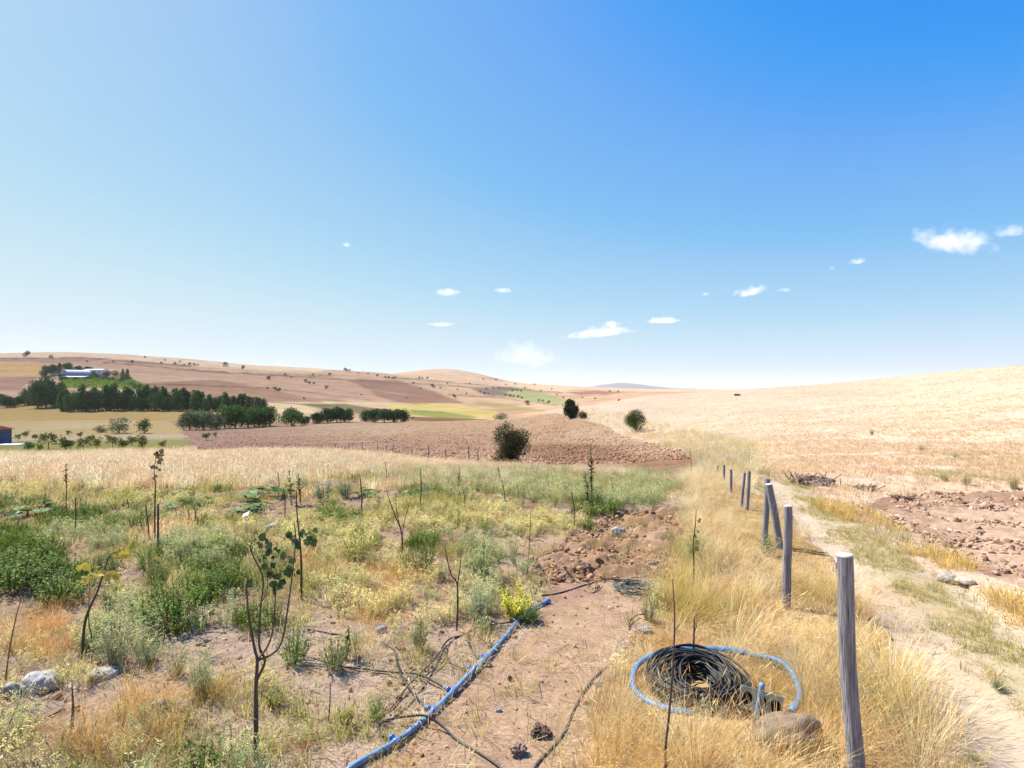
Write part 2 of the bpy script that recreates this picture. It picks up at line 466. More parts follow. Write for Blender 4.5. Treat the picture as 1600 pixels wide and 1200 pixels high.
def plant_material(name, instanced, trans=0.35, gloss=0.0):
    m, nt, out = new_mat(name)
    L = nt.links.new
    if instanced:
        a = N(nt, 'ShaderNodeAttribute', attribute_type='INSTANCER', attribute_name='tint'); src = a.outputs['Color']
    else:
        a = N(nt, 'ShaderNodeObjectInfo'); src = a.outputs['Color']
    vc = N(nt, 'ShaderNodeVertexColor', layer_name='Col')
    mx = N(nt, 'ShaderNodeMix', data_type='RGBA', blend_type='MULTIPLY'); mx.inputs[0].default_value = 1.0
    L(src, mx.inputs[6]); L(vc.outputs[0], mx.inputs[7])
    d = N(nt, 'ShaderNodeBsdfDiffuse'); t = N(nt, 'ShaderNodeBsdfTranslucent')
    L(mx.outputs[2], d.inputs[0]); L(mx.outputs[2], t.inputs[0])
    ms = N(nt, 'ShaderNodeMixShader'); ms.inputs[0].default_value = trans
    L(d.outputs[0], ms.inputs[1]); L(t.outputs[0], ms.inputs[2])
    last = ms.outputs[0]
    if gloss:
        gl = N(nt, 'ShaderNodeBsdfGlossy', inp={'Roughness': 0.45}); gl.inputs[0].default_value = (1, 1, 1, 1)
        m2 = N(nt, 'ShaderNodeMixShader'); m2.inputs[0].default_value = gloss
        L(last, m2.inputs[1]); L(gl.outputs[0], m2.inputs[2]); last = m2.outputs[0]
    L(last, out.inputs[0])
    return m


def solid_material(name, rgb, rough=0.8, scale=20.0, var=0.3, bump=0.0, stretch=(1, 1, 1), rgb2=None, coord='Object', spec=0.3, metal=0.0):
    m, nt, out = new_mat(name)
    L = nt.links.new
    tc = N(nt, 'ShaderNodeTexCoord'); mp = N(nt, 'ShaderNodeMapping'); mp.inputs['Scale'].default_value = stretch
    L(tc.outputs[coord], mp.inputs[0])
    n = N(nt, 'ShaderNodeTexNoise', inp={'Scale': scale, 'Detail': 6.0, 'Roughness': 0.65}); L(mp.outputs[0], n.inputs['Vector'])
    ra = N(nt, 'ShaderNodeValToRGB')
    c = np.asarray(rgb, float); c2 = np.asarray(rgb2, float) if rgb2 is not None else c * (1 + var)
    ra.color_ramp.elements[0].position = 0.3; ra.color_ramp.elements[1].position = 0.7
    ra.color_ramp.elements[0].color = (*(c * (1 - var)), 1); ra.color_ramp.elements[1].color = (*np.minimum(c2, 0.85), 1)
    L(n.outputs[0], ra.inputs[0])
    b = N(nt, 'ShaderNodeBsdfPrincipled'); b.inputs['Roughness'].default_value = rough
    b.inputs['Specular IOR Level'].default_value = spec; b.inputs['Metallic'].default_value = metal
    L(ra.outputs[0], b.inputs['Base Color'])
    if bump:
        bm = N(nt, 'ShaderNodeBump', inp={'Strength': 0.8, 'Distance': bump}); L(n.outputs[0], bm.inputs['Height']); L(bm.outputs[0], b.inputs['Normal'])
    L(b.outputs[0], out.inputs[0])
    return m


M_GRASS = plant_material('instanced_grass', True, 0.45)
M_LEAFI = plant_material('instanced_leaves', True, 0.38, 0.015)
M_PLANT = plant_material('leaves', False, 0.35, 0.012)
M_CROWN = plant_material('crown_leaves', False, 0.18)
M_SOILI = plant_material('instanced_soil', True, 0.0)
M_BARK = solid_material('bark', (0.075, 0.052, 0.042), 0.9, 60, 0.4, 0.004, (1, 1, 0.2))
M_TRUNK = solid_material('trunk_bark', (0.12, 0.09, 0.07), 0.95, 8, 0.4, 0.02)
M_STEMDRY = solid_material('dry_stem', (0.16, 0.10, 0.06), 0.9, 50, 0.4)
M_POST = solid_material('weathered_wood', (0.19, 0.185, 0.20), 0.9, 9, 0.7, 0.02, (11, 11, 0.5), rgb2=(0.34, 0.32, 0.35))
M_POSTTOP = solid_material('cut_wood', (0.5, 0.46, 0.4), 0.9, 40, 0.3, 0.002)
M_BLUE = solid_material('blue_pipe', (0.06, 0.16, 0.31), 0.5, 14, 0.3, 0.001, rgb2=(0.15, 0.26, 0.38), spec=0.5)
M_LOOP = solid_material('blue_loop_pipe', (0.03, 0.16, 0.36), 0.5, 10, 0.25, 0.001, rgb2=(0.06, 0.24, 0.45), spec=0.3)
M_BLUED = solid_material('blue_fitting', (0.04, 0.13, 0.36), 0.4, 30, 0.2, spec=0.5)
M_BLACK = solid_material('black_hose', (0.014, 0.014, 0.016), 0.5, 30, 0.4, 0.001, rgb2=(0.03, 0.028, 0.027), spec=0.3)
M_HOSEDUST = solid_material('dusty_hose', (0.05, 0.043, 0.04), 0.8, 12, 0.5, 0.001, rgb2=(0.13, 0.10, 0.085))
M_WIRE = solid_material('green_wire', (0.03, 0.05, 0.05), 0.5, 20, 0.3, rgb2=(0.07, 0.12, 0.11))
M_ROCKG = solid_material('grey_rock', (0.30, 0.28, 0.27), 0.95, 9, 0.35, 0.02)
M_ROCKW = solid_material('pale_rock', (0.29, 0.265, 0.23), 0.95, 14, 0.45, 0.02)
M_ROCKB = solid_material('brown_rock', (0.15, 0.115, 0.08), 0.95, 11, 0.5, 0.03)
M_CLOD = solid_material('soil_clod', (0.19, 0.125, 0.09), 1.0, 14, 0.4, 0.02, rgb2=(0.30, 0.21, 0.16))
M_CLODD = solid_material('damp_clod', (0.10, 0.06, 0.045), 1.0, 14, 0.45, 0.02)
M_BLOCK = solid_material('hollow_block', (0.13, 0.13, 0.105), 0.9, 18, 0.4, 0.006)
M_DARK = solid_material('hole_shade_black', (0.02, 0.02, 0.02), 1.0, 10, 0.2)  # painted shade for the block's holes
M_STRAW = solid_material('straw', (0.46, 0.34, 0.2), 0.9, 40, 0.3)
M_WBLUE = solid_material('blue_wall', (0.13, 0.19, 0.40), 0.7, 0.6, 0.2)
M_WNAVY = solid_material('navy_wall', (0.05, 0.08, 0.16), 0.7, 1.0, 0.25)
M_WWHITE = solid_material('white_wall', (0.44, 0.47, 0.54), 0.8, 0.6, 0.12)
M_WGREY = solid_material('grey_wall', (0.36, 0.37, 0.4), 0.8, 0.6, 0.15)
M_RROOF = solid_material('red_roof', (0.42, 0.10, 0.13), 0.6, 2.0, 0.2)
M_GLASS = solid_material('window_glass', (0.03, 0.04, 0.05), 0.15, 2.0, 0.1, spec=0.6)
M_WPAPER = solid_material('white_paper', (0.72, 0.72, 0.72), 0.8, 10, 0.08)
M_CONC = solid_material('concrete', (0.42, 0.41, 0.4), 0.9, 4, 0.2)


# ------------------------------------------------------------------ object helpers
def link(o, parent=None):
    col.objects.link(o)
    if parent is not None:
        o.parent = parent
    return o


def tag(o, label=None, cat=None, group=None, kind=None):
    if label: o['label'] = label
    if cat: o['category'] = cat
    if group: o['group'] = group
    if kind: o['kind'] = kind
    return o


def empty(name, loc, label, cat, group=None, rz=0):
    o = bpy.data.objects.new(name, None)
    o.empty_display_size = 0.1
    o.location = loc; o.rotation_euler = (0, 0, rz)
    link(o)
    return tag(o, label, cat, group)


class MB:
    def __init__(s):
        s.v = []; s.f = []; s.c = []; s.sm = []

    def add(s, verts, faces, c=(1, 1, 1), smooth=False):
        b = len(s.v)
        s.v.extend([tuple(p) for p in verts])
        s.c.extend([c] * len(verts))
        s.f.extend([tuple(i + b for i in q) for q in faces])
        s.sm.extend([smooth] * len(faces))

    def tube(s, pts, rad, n=8, caps=True, c=(1, 1, 1)):
        pts = [Vector(p) for p in pts]
        if not hasattr(rad, '__len__'):
            rad = [rad] * len(pts)
        m = len(pts); vs = []
        up = Vector((0.13, 0.31, 0.94)); prev = None
        for i, p in enumerate(pts):
            t = (pts[min(i + 1, m - 1)] - pts[max(i - 1, 0)])
            if t.length < 1e-9: t = Vector((0, 0, 1))
            t.normalize()
            if prev is None:
                a = t.cross(up)
                if a.length < 0.05: a = t.cross(Vector((1, 0, 0)))
            else:
                a = prev - t * prev.dot(t)
                if a.length < 1e-6: a = t.cross(up)
            a.normalize(); prev = a; b = t.cross(a)
            for k in range(n):
                w = 2 * math.pi * k / n
                vs.append(p + (a * math.cos(w) + b * math.sin(w)) * rad[i])
        fs = []
        for i in range(m - 1):
            for k in range(n):
                k2 = (k + 1) % n
                fs.append((i * n + k, i * n + k2, (i + 1) * n + k2, (i + 1) * n + k))
        if caps:
            fs.append(tuple(reversed(range(n)))); fs.append(tuple(range((m - 1) * n, m * n)))
        s.add(vs, fs, c, True)

    def box(s, lo, hi, c=(1, 1, 1)):
        x0, y0, z0 = lo; x1, y1, z1 = hi
        s.add([(x0, y0, z0), (x1, y0, z0), (x1, y1, z0), (x0, y1, z0), (x0, y0, z1), (x1, y0, z1), (x1, y1, z1), (x0, y1, z1)],
              [(3, 2, 1, 0), (4, 5, 6, 7), (0, 1, 5, 4), (1, 2, 6, 5), (2, 3, 7, 6), (3, 0, 4, 7)], c)

    def mesh(s, name, mat):
        me = bpy.data.meshes.new(name)
        me.from_pydata(s.v, [], s.f)
        ca = me.color_attributes.new('Col', 'FLOAT_COLOR', 'POINT')
        a = np.ones((len(s.v), 4)); a[:, :3] = np.array(s.c)[:, :3]
        ca.data.foreach_set('color', a.ravel())
        me.polygons.foreach_set('use_smooth', s.sm)
        if mat: me.materials.append(mat)
        me.update()
        return me

    def build(s, name, mat, parent=None, loc=None):
        o = bpy.data.objects.new(name, s.mesh(name, mat))
        if loc is not None: o.location = loc
        return link(o, parent)


def local(pts, o):
    return [Vector(p) - Vector(o) for p in pts]


def np_mesh(name, V, Fq, C, mat, smooth=False):
    me = bpy.data.meshes.new(name)
    me.vertices.add(len(V)); me.vertices.foreach_set('co', V.astype(np.float32).ravel())
    k = Fq.shape[1]
    me.loops.add(Fq.size); me.loops.foreach_set('vertex_index', Fq.astype(np.int32).ravel())
    me.polygons.add(len(Fq)); me.polygons.foreach_set('loop_start', np.arange(0, Fq.size, k, dtype=np.int32))
    ca = me.color_attributes.new('Col', 'FLOAT_COLOR', 'POINT')
    a = np.ones((len(V), 4), np.float32); a[:, :3] = C
    ca.data.foreach_set('color', a.ravel())
    me.update(calc_edges=True)
    me.polygons.foreach_set('use_smooth', np.full(len(Fq), smooth, bool))
    if mat: me.materials.append(mat)
    return me


# ------------------------------------------------------------------ the ground
def build_ground():
    radii = list(np.linspace(0.6, 3.0, 14)[:-1])
    r = 3.0
    while r < 28:
        radii.append(r); r += max(r * r / 2250 * 1.75, 0.008)
    while r < 230:
        radii.append(r); r *= 1.0095
    while r < 2600:
        radii.append(r); r *= 1.014
    while r < 60000:
        radii.append(r); r *= 1.12
    R = np.array(radii)
    tu = np.linspace(-1060, 1060, 860) / F
    az = np.arctan(tu)
    side = np.linspace(az[-1], math.pi, 40)[1:]
    az = np.concatenate([-side[::-1][:-0 or None], az, side])
    A, RR = np.meshgrid(az, R)
    X = (RR * np.sin(A)).ravel(); Y = (RR * np.cos(A)).ravel()
    Z = Hbase(X, Y)
    zn = zones(X, Y)
    u, d = polar(X, Y)
    C = ground_colour(X, Y, zn, Z)
    # small relief of worked soil
    wx, wy = warp(X, Y)
    amp = np.full(X.shape, 0.012)
    amp[zn == 0] = 0.035
    amp[(zn == 0) & inpoly(wx, wy, W_BARE)] = 0.014
    amp[(zn == 0) & inpoly(wx, wy, W_DUG)] = 0.17
    amp[zn == 2] = 0.07
    amp[zn == 4] = 0.11
    amp[zn == 3] = 0.03
    fine = fbm(X / 0.33, Y / 0.33, 301, 4, 0.55) - 0.5
    fine = np.where(zn == 4, fbm(X / 1.1, Y / 1.1, 303, 4, 0.6) - 0.5, fine)
    Z = Z + amp * fine * 2 * (d < 200) * sstep(1.0, 2.5, d)
    # track ruts
    off = X - (3.05 + (Y - 3.7) * 0.31)
    Z = Z - (zn == 1) * 0.05 * (np.exp(-((off - 0.3) / 0.28) ** 2) + np.exp(-((off - 1.65) / 0.3) ** 2))
    # spoil heap edge beside the bare patch and bank on the edge of the stubble
    V = np.stack([X, Y, Z], 1)
    nr, nc = len(R), len(az)
    i = np.arange(nr - 1)[:, None]; j = np.arange(nc - 1)[None, :]
    q = np.stack([i * nc + j, i * nc + j + 1, (i + 1) * nc + j + 1, (i + 1) * nc + j], -1).reshape(-1, 4)
    fz = zn[q[:, 0]]
    mats = {
        0: ground_material('garden_soil', 38, 0.012, 5), 1: ground_material('track_dust', 45, 0.008, 3, 0.16),
        2: ground_material('ploughed_strip', 26, 0.02, 4), 3: ground_material('stubble', 16, 0.03, 1.3, 0.22),
        4: ground_material('ploughed_field', 3.0, 0.12, 0.6, 0.3), 5: ground_material('dry_meadow', 12, 0.03, 0.8, 0.22),
        6: ground_material('valley_field', 1.2, 0.1, 0.12, 0.12), 7: ground_material('hillside', 0.6, 0.15, 0.06, 0.14)}
    for k, nm in enumerate(Z_NAMES):
        fk = q[fz == k]
        if not len(fk): continue
        used, inv = np.unique(fk, return_inverse=True)
        me = np_mesh(nm, V[used], inv.reshape(fk.shape), C[used], mats[k], smooth=True)
        # orientation up
        o = bpy.data.objects.new(nm, me)
        link(o); o['kind'] = 'structure'
        o['label'] = {'garden_soil': 'weedy garden soil with a bare trodden strip', 'dirt_track': 'pale dirt track with two wheel ruts beside the posts', 'ploughed_strip': 'brown turned strip of soil beyond the track', 'stubble_hill': 'pale straw stubble hill above the track', 'ploughed_field': 'brown ploughed field behind the far fence', 'dry_meadow': 'dry pale meadow sloping to the valley', 'valley_field': 'cropped fields on the valley floor', 'hillside': 'tan hillsides and fields beyond the valley'}[nm]


build_ground()


def far_ridge():
    # low blue mountain on the horizon, 9 km away
    prof = [(760, 612), (800, 607), (840, 605), (880, 605), (905, 605.5), (930, 603), (950, 600), (965, 598), (985, 599.5), (1010, 603), (1040, 606), (1080, 608), (1150, 609), (1300, 611)]
    xs = np.linspace(760, 1300, 260); ys = np.interp(xs, [p[0] for p in prof], [p[1] for p in prof])
    ys = ys + (fbm(xs / 9, xs * 0, 77, 4) - 0.5) * 1.6
    rows = 14; D0 = 9000.0
    V = []; C = []
    for k in range(rows):
        t = k / (rows - 1)
        s = math.sin(t * math.pi)
        for i, x in enumerate(xs):
            d = D0 + (t - 0.5) * 3000
            X = (x - CX) * D0 / F
            top = CAMZ - (ys[i] - YH) * D0 / F
            zb = -20
            z = zb + (top - zb) * s ** 0.9 * (1 + 0.25 * (vnoise(np.array([X / 240]), np.array([d / 300]), 5)[0] - 0.5) * (1 - s))
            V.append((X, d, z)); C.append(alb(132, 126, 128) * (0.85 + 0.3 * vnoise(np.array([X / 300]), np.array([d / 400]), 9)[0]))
    n = len(xs)
    Fq = [(k * n + i, k * n + i + 1, (k + 1) * n + i + 1, (k + 1) * n + i) for k in range(rows - 1) for i in range(n - 1)]
    me = np_mesh('mountain', np.array(V), np.array(Fq), np.array(C), ground_material('mountain_rock', 0.02, 4, 0.004, 0.2), True)
    o = link(bpy.data.objects.new('mountain', me)); o['kind'] = 'structure'
    o['label'] = 'low hazy blue mountain on the horizon'


far_ridge()

# haze in the air between the camera and the far hills
hz = MB(); hz.box((-9000, -2500, -160), (9000, 13500, 230))
m, nt, out = new_mat('haze_air')
pv = N(nt, 'ShaderNodeVolumePrincipled')
pv.inputs['Color'].default_value = (0.84, 0.91, 1.0, 1)
pv.inputs['Density'].default_value = 0.00005
pv.inputs['Anisotropy'].default_value = 0.2
nt.links.new(pv.outputs[0], out.inputs['Volume'])
hzo = hz.build('haze', m); hzo['kind'] = 'stuff'; hzo['label'] = 'thin pale haze in the far air'


# ------------------------------------------------------------------ plant templates
def blade(mb, x, y, az, h, w, lean, curl, c0, c1, seg=2, head=0, hc=(1, 1, 1)):
    dx, dy = math.cos(az), math.sin(az)
    px_, py_ = -dy, dx
    pts = []
    for k in range(seg + 1):
        t = k / seg
        o = lean * t + curl * t * t
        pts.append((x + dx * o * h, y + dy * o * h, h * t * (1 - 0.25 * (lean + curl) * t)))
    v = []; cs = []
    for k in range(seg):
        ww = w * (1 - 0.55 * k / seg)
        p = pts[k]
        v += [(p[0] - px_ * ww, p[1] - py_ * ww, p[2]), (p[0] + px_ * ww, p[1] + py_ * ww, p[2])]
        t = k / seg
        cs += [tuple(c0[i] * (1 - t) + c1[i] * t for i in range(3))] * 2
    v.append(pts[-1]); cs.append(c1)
    f = [(2 * k, 2 * k + 1, 2 * k + 3, 2 * k + 2) for k in range(seg - 1)] + [(2 * seg - 2, 2 * seg - 1, 2 * seg)]
    b = len(mb.v)
    mb.v.extend(v); mb.c.extend(cs); mb.f.extend([tuple(i + b for i in q) for q in f]); mb.sm.extend([False] * len(f))
    if head:
        p = Vector(pts[-1]); d = (Vector(pts[-1]) - Vector(pts[-2])).normalized()
        for s in (Vector((px_, py_, 0)), d.cross(Vector((px_, py_, 0)))):
            hw = max(w * 1.7, 0.0028)
            mb.add([p - d * head * 0.2, p + d * head * 0.35 + s * hw, p + d * head, p + d * head * 0.35 - s * hw], [(0, 1, 2, 3)], hc)


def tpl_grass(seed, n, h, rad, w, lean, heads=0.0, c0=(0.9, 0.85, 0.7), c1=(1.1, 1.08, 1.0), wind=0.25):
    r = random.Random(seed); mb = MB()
    for i in range(n):
        a = r.uniform(0, 6.283); rr = rad * math.sqrt(r.random())
        hh = h * r.uniform(0.55, 1.1)
        # outward lean plus a wind lean towards +X
        l = r.uniform(0.05, lean)
        vx = math.cos(a) * l + wind * r.uniform(0.2, 1.2); vy = math.sin(a) * l
        az = math.atan2(vy, vx); ll = math.hypot(vx, vy)
        k = r.uniform(0.8, 1.2)
        blade(mb, rr * math.cos(a), rr * math.sin(a), az, hh, w * r.uniform(0.7, 1.3), ll * 0.5, ll * 0.7 * r.uniform(0.5, 1.5),
              tuple(v * k for v in c0), tuple(v * k for v in c1), 2 if h < 0.3 else 3,
              (0.09 * hh / 0.7 + 0.02) if r.random() < heads else 0, tuple(v * k for v in c1))
    return mb


def leaf_quad(mb, p, d, up, L, W, c):
    d = d.normalized(); s = d.cross(up)
    if s.length < 1e-4: s = d.cross(Vector((1, 0.2, 0)))
    s.normalize(); nrm = s.cross(d)
    mb.add([p, p + d * L * 0.5 + s * W * 0.5 + nrm * W * 0.15, p + d * L, p + d * L * 0.5 - s * W * 0.5 + nrm * W * 0.15], [(0, 1, 2), (0, 2, 3)], c)


def tpl_leafy(seed, h, rad, nst, nlf, L, W, flower=0.0, fc=(2, 1.8, 0.6), upright=0.6, dome=True):
    """clump of stems carrying small leaves"""
    r = random.Random(seed); mb = MB()
    for i in range(nst):
        a = r.uniform(0, 6.283); k = math.sqrt(r.random())
        bx, by = rad * 0.35 * k * math.cos(a), rad * 0.35 * k * math.sin(a)
        hh = h * (1.0 - 0.35 * k * k) * r.uniform(0.5, 1.15)
        tx, ty = rad * k * math.cos(a) * r.uniform(0.8, 1.1), rad * k * math.sin(a) * r.uniform(0.8, 1.1)
        base = Vector((bx, by, 0)); top = Vector((tx, ty, hh))
        midp = (base + top) * 0.5 + Vector((0, 0, hh * 0.12))
        kk = r.uniform(0.75, 1.2)
        sc_ = (0.8 * kk, 0.85 * kk, 0.7 * kk)
        s = Vector((-math.sin(a), math.cos(a), 0)) * 0.0025
        mb.add([base - s, base + s, midp + s, midp - s, top], [(0, 1, 2, 3), (3, 2, 4)], sc_)
        for j in range(nlf):
            t = r.uniform(0.12, 1.0) ** 0.8
            p = base * (1 - t) ** 2 + midp * 2 * t * (1 - t) + top * t * t
            d = Vector((r.gauss(0, 1), r.gauss(0, 1), r.gauss(upright * 0.6, 0.5)))
            q = kk * r.uniform(0.8, 1.25)
            l = L * r.uniform(0.6, 1.2) * (1.15 - 0.4 * t)
            leaf_quad(mb, p, d, Vector((0, 0, 1)), l, W * r.uniform(0.7, 1.2), (q * r.uniform(0.9, 1.15), q, q * r.uniform(0.8, 1.1)))
        if r.random() < flower:
            for j in range(7):
                p = top + Vector((r.gauss(0, 0.016), r.gauss(0, 0.016), r.gauss(0.005, 0.012)))
                leaf_quad(mb, p, Vector((r.gauss(0, 1), r.gauss(0, 1), 0.6)), Vector((0, 0, 1)), 0.018, 0.015, fc)
    return mb


def tpl_broad(seed, n=10, R=0.09):
    r = random.Random(seed); mb = MB()
    for i in range(n):
        a = r.uniform(0, 6.283); k = 0.32 * math.sqrt(r.random()); h = r.uniform(0.10, 0.30)
        c = Vector((k * math.cos(a), k * math.sin(a), h))
        mb.tube([Vector((k * 0.4 * math.cos(a), k * 0.4 * math.sin(a), 0)), c], 0.004, 4, False, (0.9, 1, 0.7))
        nrm = Vector((math.cos(a) * 0.5 + r.gauss(0, .25), math.sin(a) * 0.5 + r.gauss(0, .25), 1)).normalized()
        s = nrm.cross(Vector((0, 1, 0.1))).normalized(); t = nrm.cross(s)
        q = r.uniform(0.8, 1.2); m = 11; vs = [c - nrm * 0.018]
        for j in range(m):
            w = 6.283 * j / m
            rr = R * r.uniform(0.8, 1.1) * (1.1 if j % 2 else 0.8)
            vs.append(c + s * math.cos(w) * rr + t * math.sin(w) * rr + nrm * r.uniform(-.008, .012))
        mb.add(vs, [(0, 1 + j, 1 + (j + 1) % m) for j in range(m)], (q, q, q * 0.9))
    return mb


def tpl_clod(seed, sq=0.7, sub=2, rough=0.0, amp=1.0):
    r = random.Random(seed); bm = bmesh.new()
    bmesh.ops.create_icosphere(bm, subdivisions=sub, radius=1.0)
    o = Vector((r.uniform(0, 99), r.uniform(0, 99), r.uniform(0, 99)))
    from mathutils import noise as mn
    for v in bm.verts:
        k = 1 + amp * (0.55 * mn.noise(v.co * 1.1 + o) + 0.3 * mn.noise(v.co * 2.7 + o)) + rough * (mn.noise(v.co * 5.5 + o) + 0.6 * mn.noise(v.co * 11 + o))
        v.co = v.co * k; v.co.z *= sq
    mb = MB()
    idx = {v: i for i, v in enumerate(bm.verts)}
    mb.add([v.co for v in bm.verts], [[idx[v] for v in f.verts] for f in bm.faces])
    bm.free()
    return mb


def tpl_litter(seed, n=9):
    r = random.Random(seed); mb = MB()
    for i in range(n):
        a = r.uniform(0, 6.28); x, y = r.gauss(0, .12), r.gauss(0, .12); L = r.uniform(.05, .22); w = r.uniform(.0012, .0026)
        dx, dy = math.cos(a), math.sin(a); z0, z1 = r.uniform(.008, .02), r.uniform(.005, .06); q = r.uniform(.7, 1.2)
        mb.add([(x - dy * w, y + dx * w, z0), (x + dy * w, y - dx * w, z0), (x + dx * L + dy * w, y + dy * L - dx * w, z1), (x + dx * L - dy * w, y + dy * L + dx * w, z1)], [(0, 1, 2, 3)], (q, q, q))
    return mb


def tpl_obj(name, mb, mat):
    return bpy.data.objects.new('source_' + name, mb.mesh(name, mat))      # not linked: source geometry only


TPL = {
    'litter': [tpl_obj('litter', tpl_litter(10 + i), M_GRASS) for i in range(4)],
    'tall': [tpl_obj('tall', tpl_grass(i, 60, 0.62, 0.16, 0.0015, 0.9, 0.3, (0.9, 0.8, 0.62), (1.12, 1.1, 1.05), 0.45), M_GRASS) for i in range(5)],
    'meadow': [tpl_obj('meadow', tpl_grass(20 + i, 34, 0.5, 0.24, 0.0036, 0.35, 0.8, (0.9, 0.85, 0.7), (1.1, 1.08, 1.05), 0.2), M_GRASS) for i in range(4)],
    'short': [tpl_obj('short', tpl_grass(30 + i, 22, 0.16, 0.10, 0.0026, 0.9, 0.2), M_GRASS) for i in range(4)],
    'stubble': [tpl_obj('stubble', tpl_grass(40 + i, 16, 0.2, 0.22, 0.007, 0.6, 0.0, (0.9, 0.86, 0.76), (1.08, 1.05, 1.0), 0.15), M_GRASS) for i in range(4)],
    'leafy': [tpl_obj('leafy', tpl_leafy(50 + i, 0.36, 0.24, 26, 17, 0.036, 0.017), M_LEAFI) for i in range(4)],
    'feather': [tpl_obj('feather', tpl_leafy(60 + i, 0.40, 0.17, 26, 15, 0.03, 0.006, 0.6, (1.5, 1.42, 1.15), 1.4), M_LEAFI) for i in range(4)],
    'flower': [tpl_obj('flower', tpl_leafy(70 + i, 0.32, 0.2, 24, 9, 0.03, 0.009, 0.9, (1.55, 1.45, 1.05), 1.0), M_LEAFI) for i in range(4)],
    'broad': [tpl_obj('broad', tpl_broad(80 + i), M_LEAFI) for i in range(3)],
    'clod': [tpl_obj('clod', tpl_clod(90 + i), M_SOILI) for i in range(5)],
}


def scatter(name, src, pts, scl, rot, tint, label):
    """one countless-stuff object: real geometry copied to points by geometry nodes"""
    n = len(pts)
    me = bpy.data.meshes.new(name)
    me.vertices.add(n); me.vertices.foreach_set('co', np.asarray(pts, np.float32).ravel())
    a = me.attributes.new('rot', 'FLOAT_VECTOR', 'POINT'); a.data.foreach_set('vector', np.asarray(rot, np.float32).ravel())
    a = me.attributes.new('scl', 'FLOAT_VECTOR', 'POINT'); a.data.foreach_set('vector', np.asarray(scl, np.float32).ravel())
    t4 = np.ones((n, 4), np.float32); t4[:, :3] = tint
    a = me.attributes.new('tint', 'FLOAT_COLOR', 'POINT'); a.data.foreach_set('color', t4.ravel())
    a = me.attributes.new('idx', 'INT', 'POINT'); a.data.foreach_set('value', RNG.integers(0, len(src), n).astype(np.int32))
    me.update()
    o = link(bpy.data.objects.new(name, me))
    ng = bpy.data.node_groups.new(name, 'GeometryNodeTree')
    ng.interface.new_socket('Geometry', in_out='INPUT', socket_type='NodeSocketGeometry')
    ng.interface.new_socket('Geometry', in_out='OUTPUT', socket_type='NodeSocketGeometry')
    gi = ng.nodes.new('NodeGroupInput'); go = ng.nodes.new('NodeGroupOutput')
    jn = ng.nodes.new('GeometryNodeJoinGeometry')
    for s in src:
        oi = ng.nodes.new('GeometryNodeObjectInfo'); oi.inputs['Object'].default_value = s
        gt = ng.nodes.new('GeometryNodeGeometryToInstance')
        ng.links.new(oi.outputs['Geometry'], gt.inputs[0]); ng.links.new(gt.outputs[0], jn.inputs[0])
    ip = ng.nodes.new('GeometryNodeInstanceOnPoints')
    ip.inputs['Pick Instance'].default_value = True
    def na(nm, ty):
        k = ng.nodes.new('GeometryNodeInputNamedAttribute'); k.data_type = ty; k.inputs['Name'].default_value = nm
        return [s for s in k.outputs if s.enabled and s.name == 'Attribute'][0]
    ng.links.new(gi.outputs[0], ip.inputs['Points']); ng.links.new(jn.outputs[0], ip.inputs['Instance'])
    ng.links.new(na('idx', 'INT'), ip.inputs['Instance Index'])
    ng.links.new(na('rot', 'FLOAT_VECTOR'), ip.inputs['Rotation'])
    ng.links.new(na('scl', 'FLOAT_VECTOR'), ip.inputs['Scale'])
    ng.links.new(ip.outputs[0], go.inputs[0])
    md = o.modifiers.new('scatter', 'NODES'); md.node_group = ng
    o['kind'] = 'stuff'; o['label'] = label
    return o


def tints(n, cols, jitter=0.12):
    cols = np.array(cols); k = RNG.integers(0, len(cols), n); k2 = RNG.integers(0, len(cols), n)
    t = RNG.random((n, 1))
    c = cols[k] * t + cols[k2] * (1 - t)
    return np.clip(c * (1 + RNG.normal(0, jitter, (n, 1))) * (1 + RNG.normal(0, 0.03, (n, 3))), 0.005, 0.9)


def put(name, key, X, Y, smin, smax, cols, label, tilt=0.16, zoff=-0.01, flatrot=False, tint=None, sxy=1.0):
    n = len(X)
    Z = Hbase(X, Y) + zoff
    s = RNG.uniform(smin, smax, n)
    scl = np.stack([s * sxy, s * sxy, s * RNG.uniform(0.8, 1.2, n)], 1)
    rz = RNG.uniform(0, 6.283, n) if not flatrot else RNG.normal(0, 0.5, n)
    rot = np.stack([RNG.normal(0, tilt, n), RNG.normal(0, tilt, n), rz], 1)
    return scatter(name, TPL[key], np.stack([X, Y, Z], 1), scl, rot, tints(n, cols) if tint is None else tint, label)


def sample(n, d0, d1, u0, u1, power=1.0):
    """random plan points in a wedge; power 1 = even per square metre, 2 = thinner with distance"""
    t = RNG.random(n)
    if power == 1.0:
        d = np.sqrt(d0 * d0 + t * (d1 * d1 - d0 * d0))
    else:
        d = d0 * (d1 / d0) ** t
    u = RNG.uniform(u0, u1, n)
    return (u - CX) * d / F, d


# veg albedos are set brighter than ground: blades shade each other
def va(r, g, b):
    return alb(r, g, b, 1.32)


GOLD = [va(238, 200, 128), va(244, 214, 156), va(226, 180, 108), va(250, 228, 180), va(214, 178, 120)]
STRAW = [alb(246, 224, 194, 1.15), alb(250, 232, 206, 1.15), alb(240, 212, 178, 1.15)]
OLIVE = [va(170, 168, 76), va(194, 184, 98), va(150, 152, 70)]
PALEG = [va(204, 194, 142), va(216, 206, 160), va(186, 180, 124)]
GREEN = [va(98, 126, 32), va(122, 144, 46), va(76, 106, 30)]
SAGE = [va(178, 182, 134), va(194, 196, 152), va(158, 168, 120)]

